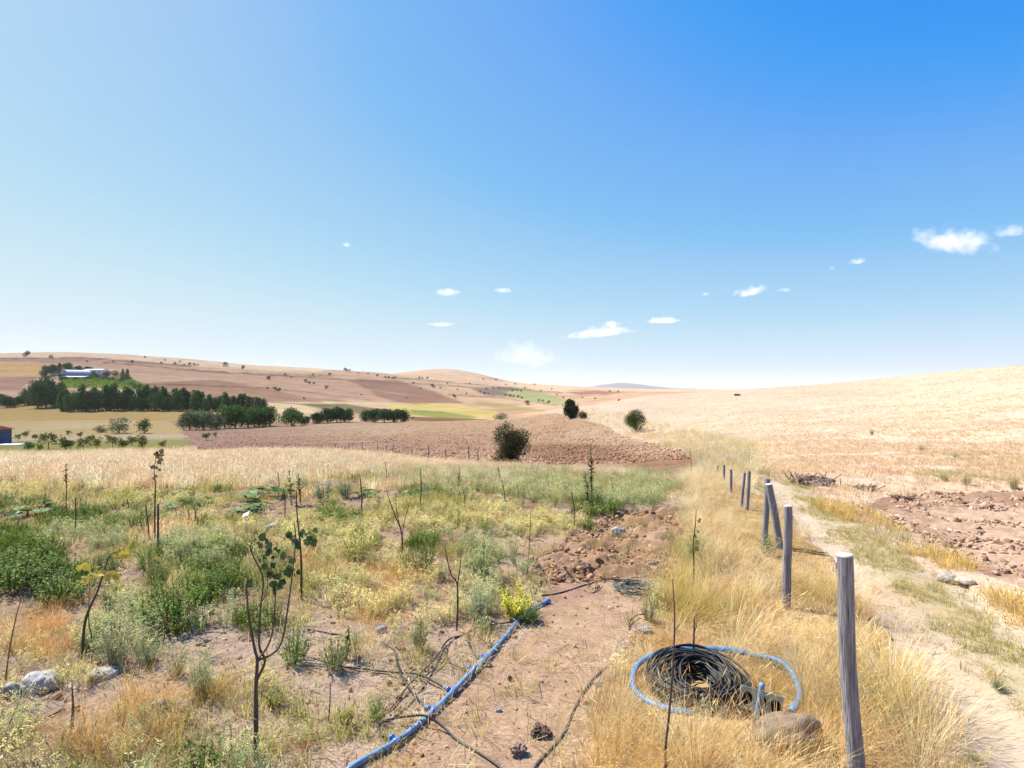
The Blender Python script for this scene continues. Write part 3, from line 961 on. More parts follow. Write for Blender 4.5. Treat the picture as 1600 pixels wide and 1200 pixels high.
# which weeds stand where in the garden: centre and half-size in photo pixels, kind, strength
BLOBS = [
    (20, 875, 80, 42, 'leafy', 1.0), (100, 915, 60, 32, 'leafy', 0.9), (205, 880, 60, 26, 'leafy', 0.6), (275, 930, 60, 52, 'leafy', 1.0), (340, 900, 60, 45, 'leafy', 0.5),
    (300, 870, 75, 32, 'feather', 0.9), (70, 805, 90, 20, 'leafy', 0.35), (200, 820, 90, 25, 'leafy', 0.3), (150, 845, 60, 16, 'feather', 0.8), (110, 815, 60, 20, 'leafy', 0.5),
    (180, 1005, 55, 40, 'feather', 1.0), (235, 1015, 30, 30, 'feather', 0.9), (310, 1060, 40, 42, 'feather', 0.8), (400, 900, 50, 40, 'leafy', 0.5), (400, 960, 40, 40, 'leafy', 0.5),
    (560, 850, 65, 34, 'flower', 1.0), (530, 805, 35, 12, 'leafy', 0.8), (600, 930, 120, 55, 'flower', 0.9), (680, 950, 70, 50, 'flower', 0.9), (470, 840, 40, 22, 'flower', 0.6),
    (745, 935, 30, 42, 'feather', 1.0), (755, 870, 38, 34, 'feather', 0.9), (660, 872, 40, 24, 'leafy', 0.5), (690, 820, 90, 22, 'flower', 0.7), (760, 810, 60, 20, 'flower', 0.9), (830, 825, 45, 18, 'flower', 0.9),
    (890, 822, 40, 16, 'flower', 0.8), (760, 760, 110, 24, 'feather', 0.7), (860, 770, 90, 24, 'feather', 0.6), (990, 770, 60, 28, 'feather', 1.0), (930, 800, 40, 14, 'leafy', 0.4),
    (420, 850, 60, 30, 'flower', 0.5), (120, 1020, 40, 30, 'feather', 0.5), (620, 1040, 70, 30, 'feather', 0.35), (560, 1010, 60, 25, 'feather', 0.3), (430, 1085, 28, 24, 'flower', 0.9), (340, 800, 60, 12, 'flower', 0.5),
    (650, 745, 60, 12, 'feather', 0.6), (1085, 835, 22, 34, 'feather', 0.8), (640, 1100, 40, 25, 'feather', 0.3), (470, 1150, 60, 20, 'feather', 0.3), (30, 1130, 50, 40, 'feather', 0.4),
    (250, 790, 90, 14, 'flower', 0.6), (50, 770, 70, 12, 'flower', 0.5), (330, 980, 50, 16, 'feather', 0.5), (200, 950, 50, 20, 'leafy', 0.35), (600, 790, 60, 10, 'flower', 0.4),
]
BARES = [(640, 1065, 110, 60), (720, 1010, 50, 40), (90, 1120, 70, 20), (360, 1010, 60, 26), (490, 1060, 60, 40), (110, 970, 70, 16), (45, 935, 50, 20), (400, 1130, 60, 16), (60, 950, 45, 16), (130, 975, 40, 12), (350, 1025, 36, 22), (230, 848, 30, 8), (470, 785, 50, 10), (575, 778, 50, 14), (610, 838, 30, 12), (590, 868, 45, 10),
         (780, 848, 70, 7), (505, 1045, 40, 22), (60, 1095, 55, 20), (490, 1105, 32, 16), (20, 930, 30, 20), (380, 798, 40, 12), (220, 928, 30, 10), (800, 1000, 40, 40), (300, 1030, 20, 10),
         (700, 1000, 40, 25), (650, 1140, 60, 20), (160, 1120, 30, 10), (430, 815, 30, 10), (700, 838, 60, 6)]


def blob_w(X, Y, kind):
    u = CX + F * X / Y; v = YH + CAMZ * F / Y
    w = np.zeros(X.shape)
    for bx, by, rx, ry, k, s in BLOBS:
        if k == kind:
            w = np.maximum(w, s * (1 - sstep(0.6, 1.25, np.hypot((u - bx) / rx, (v - by) / ry) + 0.35 * (fbm(X / .4, Y / .4, 77, 2) - .5))))
    return w


def bare_w(X, Y):
    u = CX + F * X / Y; v = YH + CAMZ * F / Y
    w = np.zeros(X.shape)
    for bx, by, rx, ry in BARES:
        w = np.maximum(w, 1 - sstep(0.6, 1.3, np.hypot((u - bx) / rx, (v - by) / ry)))
    wx, wy = warp(X, Y, 0.12, 0.5)
    w[inpoly(wx, wy, W_BARE)] = 1
    w[inpoly(wx, wy, W_DUG)] = 1
    return w


def garden_plants():
    # leafy, feathery and flowering weeds by the planting plan
    for kind, nm, cols, dens, s0, s1, lab in [
            ('leafy', 'green_weeds', GREEN, 42000, 0.35, 0.9, 'bright green leafy weeds in clumps on the garden soil'),
            ('feather', 'grey_weeds', SAGE, 42000, 0.35, 0.85, 'grey green feathery weeds in the garden'),
            ('flower', 'flowering_weeds', PALEG, 42000, 0.35, 0.85, 'pale yellow green flowering weeds in the garden')]:
        X, Y = sample(dens, 3.4, 20, -120, 1110)
        z = zones(X, Y)
        bw = bare_w(X, Y)
        w = blob_w(X, Y, kind) * (1 - 0.9 * bw)
        patch = fbm(X / 1.4, Y / 1.4, 400 + len(kind), 4)
        w = np.maximum(w, (1 - bw) * sstep(0.56, 0.75, patch) * (0.06 if kind == 'leafy' else 0.22))
        w *= np.where(Y > 15, 0.6, 1.0) * (0.25 + 0.75 * sstep(0.36, 0.58, fbm(X / 0.55, Y / 0.55, 407, 3)))
        k = (RNG.random(len(X)) < w * 0.55) & ((z == 0) | (z == 5)) & ~inpoly(X, Y, W_VERGE) & (CX + F * X / Y < 1064)
        X, Y = X[k], Y[k]
        put(nm, kind, X, Y, s0, s1, cols, lab)
    # olive-yellow short grass between them
    X, Y = sample(60000, 3.2, 19, -150, 1110)
    z = zones(X, Y)
    bw = bare_w(X, Y)
    p = fbm(X / 1.1, Y / 1.1, 430, 4)
    k = (RNG.random(len(X)) < (1 - 0.85 * bw) * (0.05 + 0.55 * sstep(0.44, 0.66, p)) * np.where(Y < 7.5, 0.85, 1.0)) & (z == 0) & ~inpoly(X, Y, W_VERGE)
    X, Y = X[k], Y[k]
    t = tints(len(X), OLIVE + PALEG)
    dry = sstep(0.5, 0.68, fbm(X / 0.9, Y / 0.9, 440, 3))[:, None]
    t = t * (1 - dry) + tints(len(X), GOLD + STRAW) * dry
    put('garden_grass', 'short', X, Y, 0.5, 1.25, None, 'short olive and dry grass over the garden soil', tint=t)
    # orange dry tufts in the lower garden
    X, Y = sample(9000, 3.3, 9, -150, 700)
    u = CX + F * X / Y; v = YH + CAMZ * F / Y
    w = np.zeros(len(X))
    for bx, by, rx, ry, s in [(60, 1005, 70, 36, 1), (200, 1130, 90, 50, 1), (330, 1090, 40, 35, .7), (250, 1180, 110, 30, .8), (40, 1180, 60, 30, .5), (580, 960, 60, 30, .35), (500, 900, 40, 25, .4), (120, 1150, 60, 40, .7), (450, 1180, 50, 20, .4), (610, 905, 50, 20, .4)]:
        w = np.maximum(w, s * (1 - sstep(0.5, 1.2, np.hypot((u - bx) / rx, (v - by) / ry))))
    k = RNG.random(len(X)) < w * 0.2
    X, Y = X[k], Y[k]
    put('orange_grass', 'tall', X, Y, 0.3, 0.6, [va(230, 178, 108), va(238, 200, 140), va(216, 166, 100)], 'orange dry grass tufts low in the garden')
    # golden verge along the posts
    X, Y = sample(26000, 2.4, 22, 850, 1900)
    wx, wy = warp(X, Y, 0.25, 0.7)
    ins = inpoly(wx, wy, W_VERGE)
    mm = np.where(Y < 7, 0.62, 0.55)
    # keep the coil and hoses from drowning
    cx_, cy_ = flat(1085, 1070)
    hole = np.hypot(X - cx_, (Y - cy_ - 0.1)) < 0.40
    hole |= (np.hypot(X - 1.9, Y - 4.35) < 0.34)
    front = (np.hypot(X - cx_, (Y - cy_ + 0.55) * 1.2) < 0.6)
    mm = np.where(hole, 0.07, np.where(front, 0.34, mm))
    k = ins & (RNG.random(len(X)) < mm)
    k &= ~((np.abs(X - 1.88) < 0.24) & (Y > 3.95) & (Y < 4.6))
    X, Y = X[k], Y[k]
    g = 0.7 * sstep(0.56, 0.7, fbm(X / 0.9, Y / 0.9, 450, 3))[:, None]
    t = tints(len(X), GOLD + STRAW[:2], 0.2) * (1 - g) + tints(len(X), OLIVE + [va(206, 178, 86)]) * g
    far = sstep(7, 13, Y)[:, None]
    t = t * (1 - far * 0.6) + tints(len(X), STRAW) * far * 0.6
    cx2 = (np.hypot(X - cx_, (Y - cy_)) < 0.9) & (Y > cy_ - 0.42)
    Z = Hbase(X, Y) - 0.01
    s = RNG.uniform(0.4, 0.95, len(X)) * np.where(cx2 | (np.hypot(X - cx_, Y - cy_ + .55) < .5), 0.6, 1.0) * np.where(Y < 3.5, 0.6, 1.0)
    s *= np.where(Y > 9, 0.75, 1.0)
    for qx, qy in [(2.13, 3.62), (3.14, 6.6), (4.0, 9.2), (4.15, 9.1), (4.9, 12.0), (5.3, 14.0)]:
        s *= 1 - 0.65 * np.exp(-(((X - qx) / (.07 * qy + .05)) ** 2 + ((Y - qy + 0.25 * qy * .25) / (.10 * qy + .2)) ** 2))
    rot = np.stack([RNG.normal(0, 0.24, len(X)), RNG.normal(0, 0.24, len(X)), RNG.normal(0, 1.3, len(X))], 1)
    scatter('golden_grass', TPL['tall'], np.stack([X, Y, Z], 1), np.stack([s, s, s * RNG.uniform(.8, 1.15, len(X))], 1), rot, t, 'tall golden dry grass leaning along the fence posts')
    X, Y = sample(16000, 3.2, 14, -150, 1500)
    z = zones(X, Y); wx, wy = warp(X, Y)
    k = RNG.random(len(X)) < np.where(inpoly(wx, wy, W_BARE), 0.10, np.where(inpoly(X, Y, W_VERGE), .6, np.where(z == 0, .5, 0.15)))
    X, Y = X[k], Y[k]
    put('straw_litter', 'litter', X, Y, 0.5, 1.3, [alb(240, 216, 176), alb(220, 186, 140), alb(190, 156, 116), alb(250, 234, 204)], 'loose bits of straw lying on the ground', tilt=0.05, zoff=0.0)
    # grass strip beyond the track, tufts on the track
    X, Y = sample(30000, 3.0, 17, 1180, 2000)
    wx, wy = warp(X, Y, 0.2, 0.6)
    ins = inpoly(wx, wy, W_EDGE)
    k = ins & (RNG.random(len(X)) < 0.6 * sstep(0.36, 0.58, fbm(X / 0.7, Y / 0.7, 460, 3)))
    X, Y = X[k], Y[k]
    put('edge_grass', 'short', X, Y, 0.5, 1.4, [va(236, 204, 130), va(224, 194, 116), va(246, 222, 170), va(206, 184, 112)], 'golden grass strip between the track and the turned soil')
    X, Y = sample(30000, 3.0, 17, 1180, 2000)
    z = zones(X, Y); off = X - (3.05 + (Y - 3.7) * 0.31)
    p = 1.4 * np.exp(-((off - 0.98) / 0.36) ** 2) * sstep(0.38, 0.56, fbm(X / 0.6, Y / 0.6, 470, 3)) + 0.04 + 0.5 * (off < 0.05)
    k = (z == 1) & (RNG.random(len(X)) < p)
    X, Y = X[k], Y[k]
    put('track_grass', 'short', X, Y, 0.25, 0.7, [va(196, 186, 120), va(226, 204, 150), va(170, 166, 96)], 'sparse low grass down the middle of the track')
    # meadow: straw coloured, thick, in front of and along the far fence
    X, Y = sample(60000, 13.5, 70, -150, 1180, 2.0)
    z = zones(X, Y); u = CX + F * X / Y
    p = np.where((z == 5), 0.9, 0)
    p = np.where((z == 0) & (Y > 14.5), 0.35, p)
    p = p * np.where(Y < 16.5, sstep(0.35, 0.6, fbm(X / 1.5, Y / 1.5, 480, 3)), 1)
    k = RNG.random(len(X)) < p
    X, Y, u = X[k], Y[k], u[k]
    t = tints(len(X), STRAW + [va(238, 206, 170), va(232, 196, 158)])
    gm = (sstep(560, 720, u) * (1 - sstep(18, 22, Y)) * (1 - sstep(1040, 1090, u)) * sstep(0.38, 0.55, fbm(X / 1.6, Y / 1.6, 490, 3)))[:, None]
    t = t * (1 - gm * 0.85) + tints(len(X), PALEG + SAGE) * gm * 0.85
    sc_m = 1 - 0.4 * sstep(560, 700, u)
    put('meadow_grass', 'meadow', X, Y, 0.36 * sc_m, 0.85 * sc_m, None, 'pale straw meadow grass in front of the far fence', tint=t, sxy=1.3)
    # stubble on the hill
    X, Y = sample(75000, 9, 150, 1000, 1850, 2.0)
    z = zones(X, Y)
    k = (z == 3) & (RNG.random(len(X)) < (0.15 + 0.85 * sstep(0.3, 0.62, fbm(X / 3.0, Y / 2.0, 500, 4))))
    X, Y = X[k], Y[k]
    t = tints(len(X), [alb(250, 224, 190, 1.4), alb(246, 214, 172, 1.4), alb(252, 232, 202, 1.4), alb(244, 212, 172, 1.4)], 0.06)
    lm = (sstep(0.56, 0.7, fbm(X / 2.5, Y / 2.5, 510, 3)) * (1 - sstep(19, 25, Y)))[:, None]
    t = t * (1 - lm * .7) + tints(len(X), PALEG) * lm * .7
    put('stubble_straw', 'stubble', X, Y, 0.35, 0.8, None, 'short pale straw stubble covering the hill', tint=t)
    # bank of long pale grass on the edge of the ploughed field
    X, Y = sample(22000, 17, 110, 820, 1260, 2.0)
    u = CX + F * X / Y
    bu = np.interp(Y, BANK_D, BANK_U)
    k = (u > bu - 4) & (u < bu + np.interp(Y, [17, 30, 60, 110], [70, 110, 90, 60])) & (RNG.random(len(X)) < 0.75 * sstep(.3, .55, fbm(X / 2, Y / 3, 520, 3)))
    X, Y = X[k], Y[k]
    put('bank_grass', 'meadow', X, Y, 0.45, 0.95, STRAW + [va(232, 206, 150), va(222, 200, 144)], 'long pale grass on the bank beside the ploughed field', sxy=1.2)
    # clods
    X, Y = sample(26000, 26, 130, 280, 1110, 2.0)
    z = zones(X, Y); k = (z == 4) & (RNG.random(len(X)) < 0.8); X, Y = X[k], Y[k]
    c = ground_colour(X, Y, np.full(len(X), 4), Hbase(X, Y)) * RNG.uniform(0.85, 1.2, (len(X), 1))
    o = put('field_clods', 'clod', X, Y, 0.035, 0.115, None, 'clods of earth over the ploughed field', tilt=0.5, tint=c, zoff=0.0)
    X, Y = sample(30000, 5, 19, 1280, 2100)
    z = zones(X, Y); k = (z == 2) & (RNG.random(len(X)) < sstep(.3, .6, fbm(X / .9, Y / .9, 530, 3))); X, Y = X[k], Y[k]
    s_ = np.clip(RNG.lognormal(-4.1, 0.65, len(X)), 0.006, 0.08)
    c = tints(len(X), [alb(216, 180, 150), alb(190, 152, 124), alb(228, 194, 164), alb(164, 126, 102)])
    scatter('strip_clods', TPL['clod'], np.stack([X, Y, Hbase(X, Y)], 1), np.stack([s_ * 1.3, s_, s_], 1), np.stack([RNG.normal(0, .5, len(X)), RNG.normal(0, .5, len(X)), RNG.uniform(0, 6.3, len(X))], 1), c, 'turned clods over the strip beyond the track')
    X, Y = sample(26000, 3.4, 17, -100, 1080)
    wx, wy = warp(X, Y)
    dug = inpoly(wx, wy, W_DUG); bare = inpoly(wx, wy, W_BARE); bw = bare_w(X, Y)
    k = (RNG.random(len(X)) < np.where(dug, 0.8, np.where(bare, 0.14, 0.16 + 0.4 * bw))) & ~inpoly(X, Y, W_VERGE); X, Y, dug = X[k], Y[k], dug[k]
    s_ = np.clip(RNG.lognormal(np.where(dug, -4.0, -4.7), 0.6), 0.004, 0.05)
    c = tints(len(X), [alb(204, 164, 128), alb(186, 148, 114), alb(214, 178, 142), alb(160, 122, 94)])
    scatter('soil_clods', TPL['clod'], np.stack([X, Y, Hbase(X, Y) + 0.005], 1), np.stack([s_ * 1.2, s_, s_], 1), np.stack([RNG.normal(0, .5, len(X)), RNG.normal(0, .5, len(X)), RNG.uniform(0, 6.3, len(X))], 1), c, 'crumbs and clods of soil in the garden')


garden_plants()


# ------------------------------------------------------------------ fence posts along the verge
def post(top, base, w_px, d, label, kind='round', group='posts along the grass verge', name='fence_post'):
    b = at(base[0], base[1], d); t = at(top[0], top[1], d)
    g = H1(b.x, b.y)
    dirv = (t - b).normalized()
    b = b - dirv * ((b.z - g) / dirv.z + 0.25) if dirv.z > 0.2 else b
    r = w_px * d / F / 2
    root = empty(name, (b.x, b.y, g), label, 'post', group)
    L = (t - b).length; n = 14; ns = 26
    rs = random.Random(int(top[0]))
    if kind == 'round':
        prof = [1 + rs.uniform(-0.05, 0.05) for _ in range(n)]
    mb = MB(); vs = []
    a0 = dirv.cross(Vector((0, 1, 0))).normalized(); b0 = dirv.cross(a0)
    wob = [rs.uniform(-1, 1) for _ in range(4)]
    for i in range(ns):
        s = i / (ns - 1)
        p = b + dirv * L * s + a0 * r * 0.16 * math.sin(s * 5 + wob[0] * 3) + b0 * r * 0.12 * math.sin(s * 7 + wob[1] * 3)
        rr = r * (1.06 - 0.1 * s)
        for k in range(n):
            w = 2 * math.pi * k / n
            q = prof[k] + 0.035 * math.sin(9 * s + k * 2.1 + wob[2]) + (-0.09 if (k == 4 and 0.35 < s) else 0)
            vs.append(p + (a0 * math.cos(w) + b0 * math.sin(w)) * rr * q - Vector(root.location))
    fs = [(i * n + k, i * n + (k + 1) % n, (i + 1) * n + (k + 1) % n, (i + 1) * n + k) for i in range(ns - 1) for k in range(n)]
    mb.add(vs, fs, smooth=True)
    mb.build('shaft', M_POST, root)
    # sawn end, a little proud and uneven
    cap = MB(); top_ring = [v + dirv * 0.0 for v in vs[-n:]]
    c = sum(top_ring, Vector()) / n
    ring2 = [c + (v - c) * 0.97 + dirv * (0.006 + 0.006 * rs.random()) for v in top_ring]
    cap.add(top_ring + ring2 + [c + dirv * 0.012], [(k, (k + 1) % n, n + (k + 1) % n, n + k) for k in range(n)] + [(n + k, n + (k + 1) % n, 2 * n) for k in range(n)])
    cap.build('sawn_end', M_POSTTOP if w_px > 9 else M_POST, root)
    return root


post((1318, 868), (1341, 1265), 23, 3.62, 'thick weathered grey post with pale sawn top, largest of the row')
post((1230.5, 791), (1229, 950), 13, 6.6, 'grey upright post standing in golden grass, next after the largest')
post((1199, 749), (1195, 845), 9, 9.3, 'pale grey upright post propped by a leaning brace')
post((1202, 757), (1219, 862), 11, 9.1, 'leaning grey brace post propped against its upright neighbour', name='brace_post')
post((1171, 737), (1167, 796), 5.5, 12.0, 'thin dark post, taller of the close pair past the brace')
post((1163, 739), (1159, 792), 4.5, 12.4, 'thin dark post, slimmer of the close pair past the brace')
post((1141.5, 734), (1143, 778), 4.5, 14.0, 'thin dark post standing alone beyond the close pair')
post((1131, 727), (1132, 765), 3.5, 15.5, 'small slanting post near the turned mound at the row end')
post((1121, 728), (1123, 758), 3.0, 16.5, 'smallest post at the far end of the verge row')

# small posts of the far fence
rf = random.Random(5)
fx = [258, 275, 286, 303, 322, 331, 345, 357, 370, 392, 408, 425, 445, 462, 503, 524, 546, 566, 590, 603, 614, 643, 670, 697, 733, 747]
for i, x in enumerate(fx):
    d = float(np.interp(x, FEN_U, FEN_D)) * rf.uniform(0.98, 1.02)
    X = (x - CX) * d / F; z = H1(X, d)
    h = rf.uniform(0.5, 0.85) * (1.15 if x in (503, 546, 697) else 1.0)
    o = MB()
    o.tube([(0, 0, -0.3), (rf.uniform(-.02, .02), 0, h * 0.5), (rf.uniform(-.05, .05), 0, h)], [0.028, 0.026, 0.022], 7)
    ob = o.build('far_fence_post', M_TRUNK, None, (X, d, z))
    tag(ob, 'thin dark post of the far fence along the ploughed field', 'post', 'small posts of the far fence')


# ------------------------------------------------------------------ saplings, whips and stalks
def leaf_mesh(name, L, W, mat, lobes=10, fold=0.2):
    mb = MB(); vs = [(0, 0, 0)]
    pts = []
    for j in range(lobes + 1):
        t = j / lobes
        w = W * 0.5 * math.sin(math.pi * t ** 0.62) ** 0.85 * (1.08 - 0.25 * t)
        pts.append((t * L, w))
    left = [(x, w, abs(w) * fold) for x, w in pts]; rightp = [(x, -w, abs(w) * fold) for x, w in pts]
    mid = [(x, 0, -0.0) for x, w in pts]
    n = lobes + 1
    mb.add(left + mid + rightp, [(j, j + 1, n + j + 1, n + j) for j in range(lobes)] + [(n + j, n + j + 1, 2 * n + j + 1, 2 * n + j) for j in range(lobes)])
    return mb.mesh(name, mat)


LEAF_ROUND = leaf_mesh('leaf', 0.062, 0.058, M_PLANT)
LEAF_SMALL = leaf_mesh('leaf', 0.035, 0.018, M_PLANT, 5)


def stems_px(lst, d, rnd, dj=0.02):
    out = []
    z = 0
    for k, (x, y) in enumerate(lst):
        z += rnd.uniform(-dj, dj)
        out.append(at(x, y, d + (z if k else 0)))
    return out


def smooth_path(pts, n=4):
    pts = [Vector(p) for p in pts]
    if len(pts) < 3: return pts
    out = []
    P = [pts[0] * 2 - pts[1]] + pts + [pts[-1] * 2 - pts[-2]]
    for i in range(1, len(P) - 2):
        for k in range(n):
            t = k / n
            a, b, c, d = P[i - 1], P[i], P[i + 1], P[i + 2]
            out.append(0.5 * ((2 * b) + (c - a) * t + (2 * a - 5 * b + 4 * c - d) * t * t + (3 * b - a - 3 * c + d) * t * t * t))
    out.append(pts[-1])
    return out


def sapling(name, base, label, stems, leaves=(), cat='sapling', group=None, mat=None, leafcol=(0.05, 0.09, 0.03), leafmesh=None, leaf_scale=1.0, seed=0, lowest=True):
    """stems: list of (pixel path, start radius m, end radius m); the first is the trunk"""
    rnd = random.Random(seed + int(base[0]))
    g = hit(base[0], base[1]); d = g.y
    root = empty(name, g, label, cat, group)
    mat = mat or M_BARK
    trunkpts = None
    for i, (path, r0, r1) in enumerate(stems):
        if d < 4.5: r0, r1 = r0 * .85, r1 * .85
        p = stems_px(path, d, rnd, 0.02 * d / 4)
        if i == 0:
            p[0] = g - Vector((0, 0, 0.05)); trunkpts = p
        elif trunkpts is not None:
            # start exactly on the trunk line
            s = at(path[0][0], path[0][1], d)
            best = min((q for q in smooth_path(trunkpts, 8)), key=lambda q: (q - s).length)
            if (best - s).length < 0.12: p[0] = best
        p = smooth_path(p, 5)
        m = len(p)
        rr = [r0 + (r1 - r0) * k / (m - 1) for k in range(m)]
        rr = [v * rnd.uniform(0.92, 1.1) for v in rr]
        mb = MB(); mb.tube(local(p, g), rr, 8)
        mb.build('trunk' if i == 0 else 'branch', mat, root)
    leaves = list(leaves)
    if len(leaves) > 5:
        leaves += [(x + rnd.uniform(-6, 6) * 4 / max(d, 4), y + rnd.uniform(-5, 5) * 4 / max(d, 4), s * rnd.uniform(.6, 1)) for x, y, s in leaves]
    for (x, y, s) in leaves:
        p = at(x, y, d + rnd.uniform(-0.06, 0.06))
        o = bpy.data.objects.new('leaf', leafmesh or LEAF_ROUND)
        o.location = p - g
        k = s * leaf_scale
        o.scale = (k, k, k)
        o.rotation_euler = (rnd.uniform(0.5, 1.5), rnd.uniform(0.2, 1.4), rnd.uniform(-1.0, 1.0))
        q = rnd.uniform(0.8, 1.25)
        o.color = (leafcol[0] * q, leafcol[1] * q, leafcol[2] * q, 1)
        link(o, root)
    return root


GS = 'young saplings planted in the garden'
DARKLEAF = (0.032, 0.058, 0.018)
sapling('sapling', (400, 1188), 'forked dark sapling with four upright branches and round green leaves',
        [([(400, 1188), (400, 1120), (400, 1070), (402, 1032), (398, 1014), (389, 965), (384, 912)], 0.019, 0.006),
         ([(401, 1062), (412, 1040), (413, 1028), (405, 1008), (406, 960), (411, 905), (396, 870), (390, 852)], 0.012, 0.004),
         ([(412, 1032), (418, 1010), (426, 985), (430, 940), (431, 918)], 0.008, 0.004),
         ([(414, 1030), (425, 1022), (440, 1003), (449, 955), (457, 895), (462, 840), (459, 815)], 0.010, 0.003),
         ([(407, 960), (415, 930), (418, 895), (416, 860)], 0.004, 0.002)],
        [(404, 838, 1.2), (405, 850, .8), (418, 850, 1.1), (418, 858, .9), (441, 866, .8), (446, 889, 1.2), (446, 893, .8), (452, 873, .9), (425, 880, .8), (420, 893, 1), (433, 897, .9), (463, 892, .8), (385, 912, .9), (390, 908, .7),
         (432, 915, 1.1), (437, 910, .9), (428, 921, .8), (398, 987, .9), (457, 845, 1.1), (463, 850, .9), (487, 842, 1.2), (480, 838, 1.0), (435, 858, .6), (412, 882, .9), (424, 870, .6), (410, 870, .6), (471, 830, 0.9), (452, 832, .9), (440, 905, .9), (424, 908, 1.0)],
        leafcol=DARKLEAF, leaf_scale=0.85, group=GS)
sapling('sapling', (470, 935), 'straight single-stem sapling with yellow green leaves behind the forked one',
        [([(470, 935), (471, 890), (469, 850), (464, 800), (463, 765)], 0.016, 0.005), ([(469, 842), (478, 835), (488, 828)], .004, .002), ([(469, 845), (458, 836), (447, 830)], .004, .002)],
        [(456, 838, 1.3), (470, 830, 1.4), (480, 833, 1.4), (488, 838, 1.3), (462, 845, 1.2), (490, 826, 1.2), (478, 845, 1.2), (448, 832, 1.1), (466, 815, .9), (462, 790, .7)],
        leafcol=(0.12, 0.14, 0.03), group=GS)
sapling('sapling', (128, 1032), 'slanting sapling with yellowing leaves above the grey weeds',
        [([(128, 1032), (131, 985), (138, 955), (152, 925), (165, 885), (172, 868), (192, 858)], 0.014, 0.004), ([(145, 1030), (143, 1000), (139, 975), (139, 940), (140, 905)], .006, .003)],
        [(185, 858, 1.4), (192, 861, 1.3), (198, 857, 1.2), (150, 896, 1.2), (158, 893, 1.2), (172, 893, 1.3), (180, 897, 1.1), (132, 883, 1.2), (124, 884, 1.0), (133, 902, 1.1), (128, 905, 1), (165, 899, 1), (176, 868, .8)],
        leafcol=(0.42, 0.34, 0.06), group=GS)
sapling('bare_whip', (1040, 1212), 'bare brown whip rising in front of the hose coil',
        [([(1040, 1214), (1040, 1170), (1045, 1120), (1050, 1060), (1053, 1010), (1054, 960), (1051, 905)], 0.011, 0.004), ([(1054, 985), (1060, 978), (1062, 976)], .004, .003), ([(1051, 940), (1047, 934)], .003, .002)], (), group=GS)
sapling('bare_whip', (1083, 1036), 'short bare stem standing behind the hose coil',
        [([(1083, 1036), (1084, 1000), (1085, 965)], 0.012, 0.006), ([(1085, 990), (1088, 978), (1087, 972)], .004, .003)], (), group=GS)
sapling('sapling', (1083, 918), 'thin sapling with yellow leaves on the edge of the golden grass',
        [([(1083, 918), (1084, 880), (1083, 850), (1086, 825), (1088, 797)], 0.011, 0.004)],
        [(1080, 850, 1.2), (1085, 856, 1.2), (1078, 858, 1.0), (1087, 846, 1.0), (1088, 830, .8), (1091, 812, .8), (1084, 836, .9)], leafcol=(0.30, 0.27, 0.06), group=GS)
sapling('bare_whip', (713, 987), 'bare forked whip beside the tall grey weeds',
        [([(713, 987), (715, 950), (714, 912), (705, 898), (698, 870), (695, 852)], 0.012, 0.004), ([(714, 914), (719, 885), (721, 858)], .008, .003)], (), group=GS)
sapling('bare_whip', (629, 864), 'leafless sapling forking low over bare soil',
        [([(629, 864), (627, 830), (617, 805), (608, 780), (604, 765)], 0.014, 0.004), ([(627, 832), (620, 800), (618, 770)], .007, .003), ([(628, 838), (632, 815), (638, 792), (640, 785)], .006, .003)], (), group=GS)
sapling('bare_whip', (247, 868), 'thick dark stick, nearest of the trio of sticks in the weeds', [([(247, 868), (247, 825), (247, 787)], 0.018, 0.012)], (), group='short sticks among the garden weeds')
sapling('bare_whip', (234, 842), 'slanting dark stick beside the thick stick', [([(234, 842), (231, 815), (227, 788)], 0.011, 0.007)], (), group='short sticks among the garden weeds')
sapling('sapling', (242, 842), 'tall slim sapling with few leaves against the pale meadow',
        [([(242, 842), (242, 790), (243, 760), (241, 735), (246, 702)], 0.014, 0.004)],
        [(244, 705, 1.5), (248, 710, 1.5), (250, 702, 1.4), (246, 720, 1.4), (242, 730, 1.3), (248, 733, 1.3), (240, 745, 1.2), (250, 716, 1.3), (243, 712, 1.2), (237, 728, 1.2)], leafcol=(0.20, 0.15, 0.06), group=GS)
for (bx, by, tx, ty, r, lab) in [
        (116, 842, 118, 778, .014, 'dark upright stick in the green weeds near the plume stalk'), (199, 807, 199, 780, .014, 'short lone stick between two green weed patches'),
        (565, 803, 562, 741, .016, 'dark bare stick on the brown soil past the blue green bushes'), (656, 792, 657, 733, .014, 'thin stick by the far bare patch with a small green weed'),
        (898, 823, 893, 768, .016, 'brown stick in the yellow green weeds before the dug soil'), (790, 796, 784, 750, .013, 'slanting dark stick in the middle of the pale weeds'),
        (435, 776, 434, 738, .013, 'slim stick at the meadow edge behind the squash leaves'), (512, 1128, 516, 1068, .007, 'short brown twig upright on bare soil'),
        (304, 818, 304, 792, .015, 'dark stub stick under the squash leaves'), (294, 818, 294, 796, .012, 'thin stub stick beside the squash leaves'), (603, 760, 602, 722, .012, 'fine stalk standing in the meadow by the far posts'),
        (823, 898, 829, 800, .006, 'slender curved stalk beside the bare strip'), (445, 810, 443, 762, .012, 'dark leafless stick behind the straight sapling'),
        (727, 797, 722, 760, .01, 'small stick in the grey grasses at the garden end'), (956, 775, 955, 745, .01, 'small stick before the tall green grasses')]:
    mx_ = (bx + tx) / 2 + 1.5
    sapling('stick', (bx, by), lab, [([(bx, by), (mx_, (by + ty) / 2), (tx, ty)], r, r * 0.55)], (), cat='stick', group='short sticks among the garden weeds')


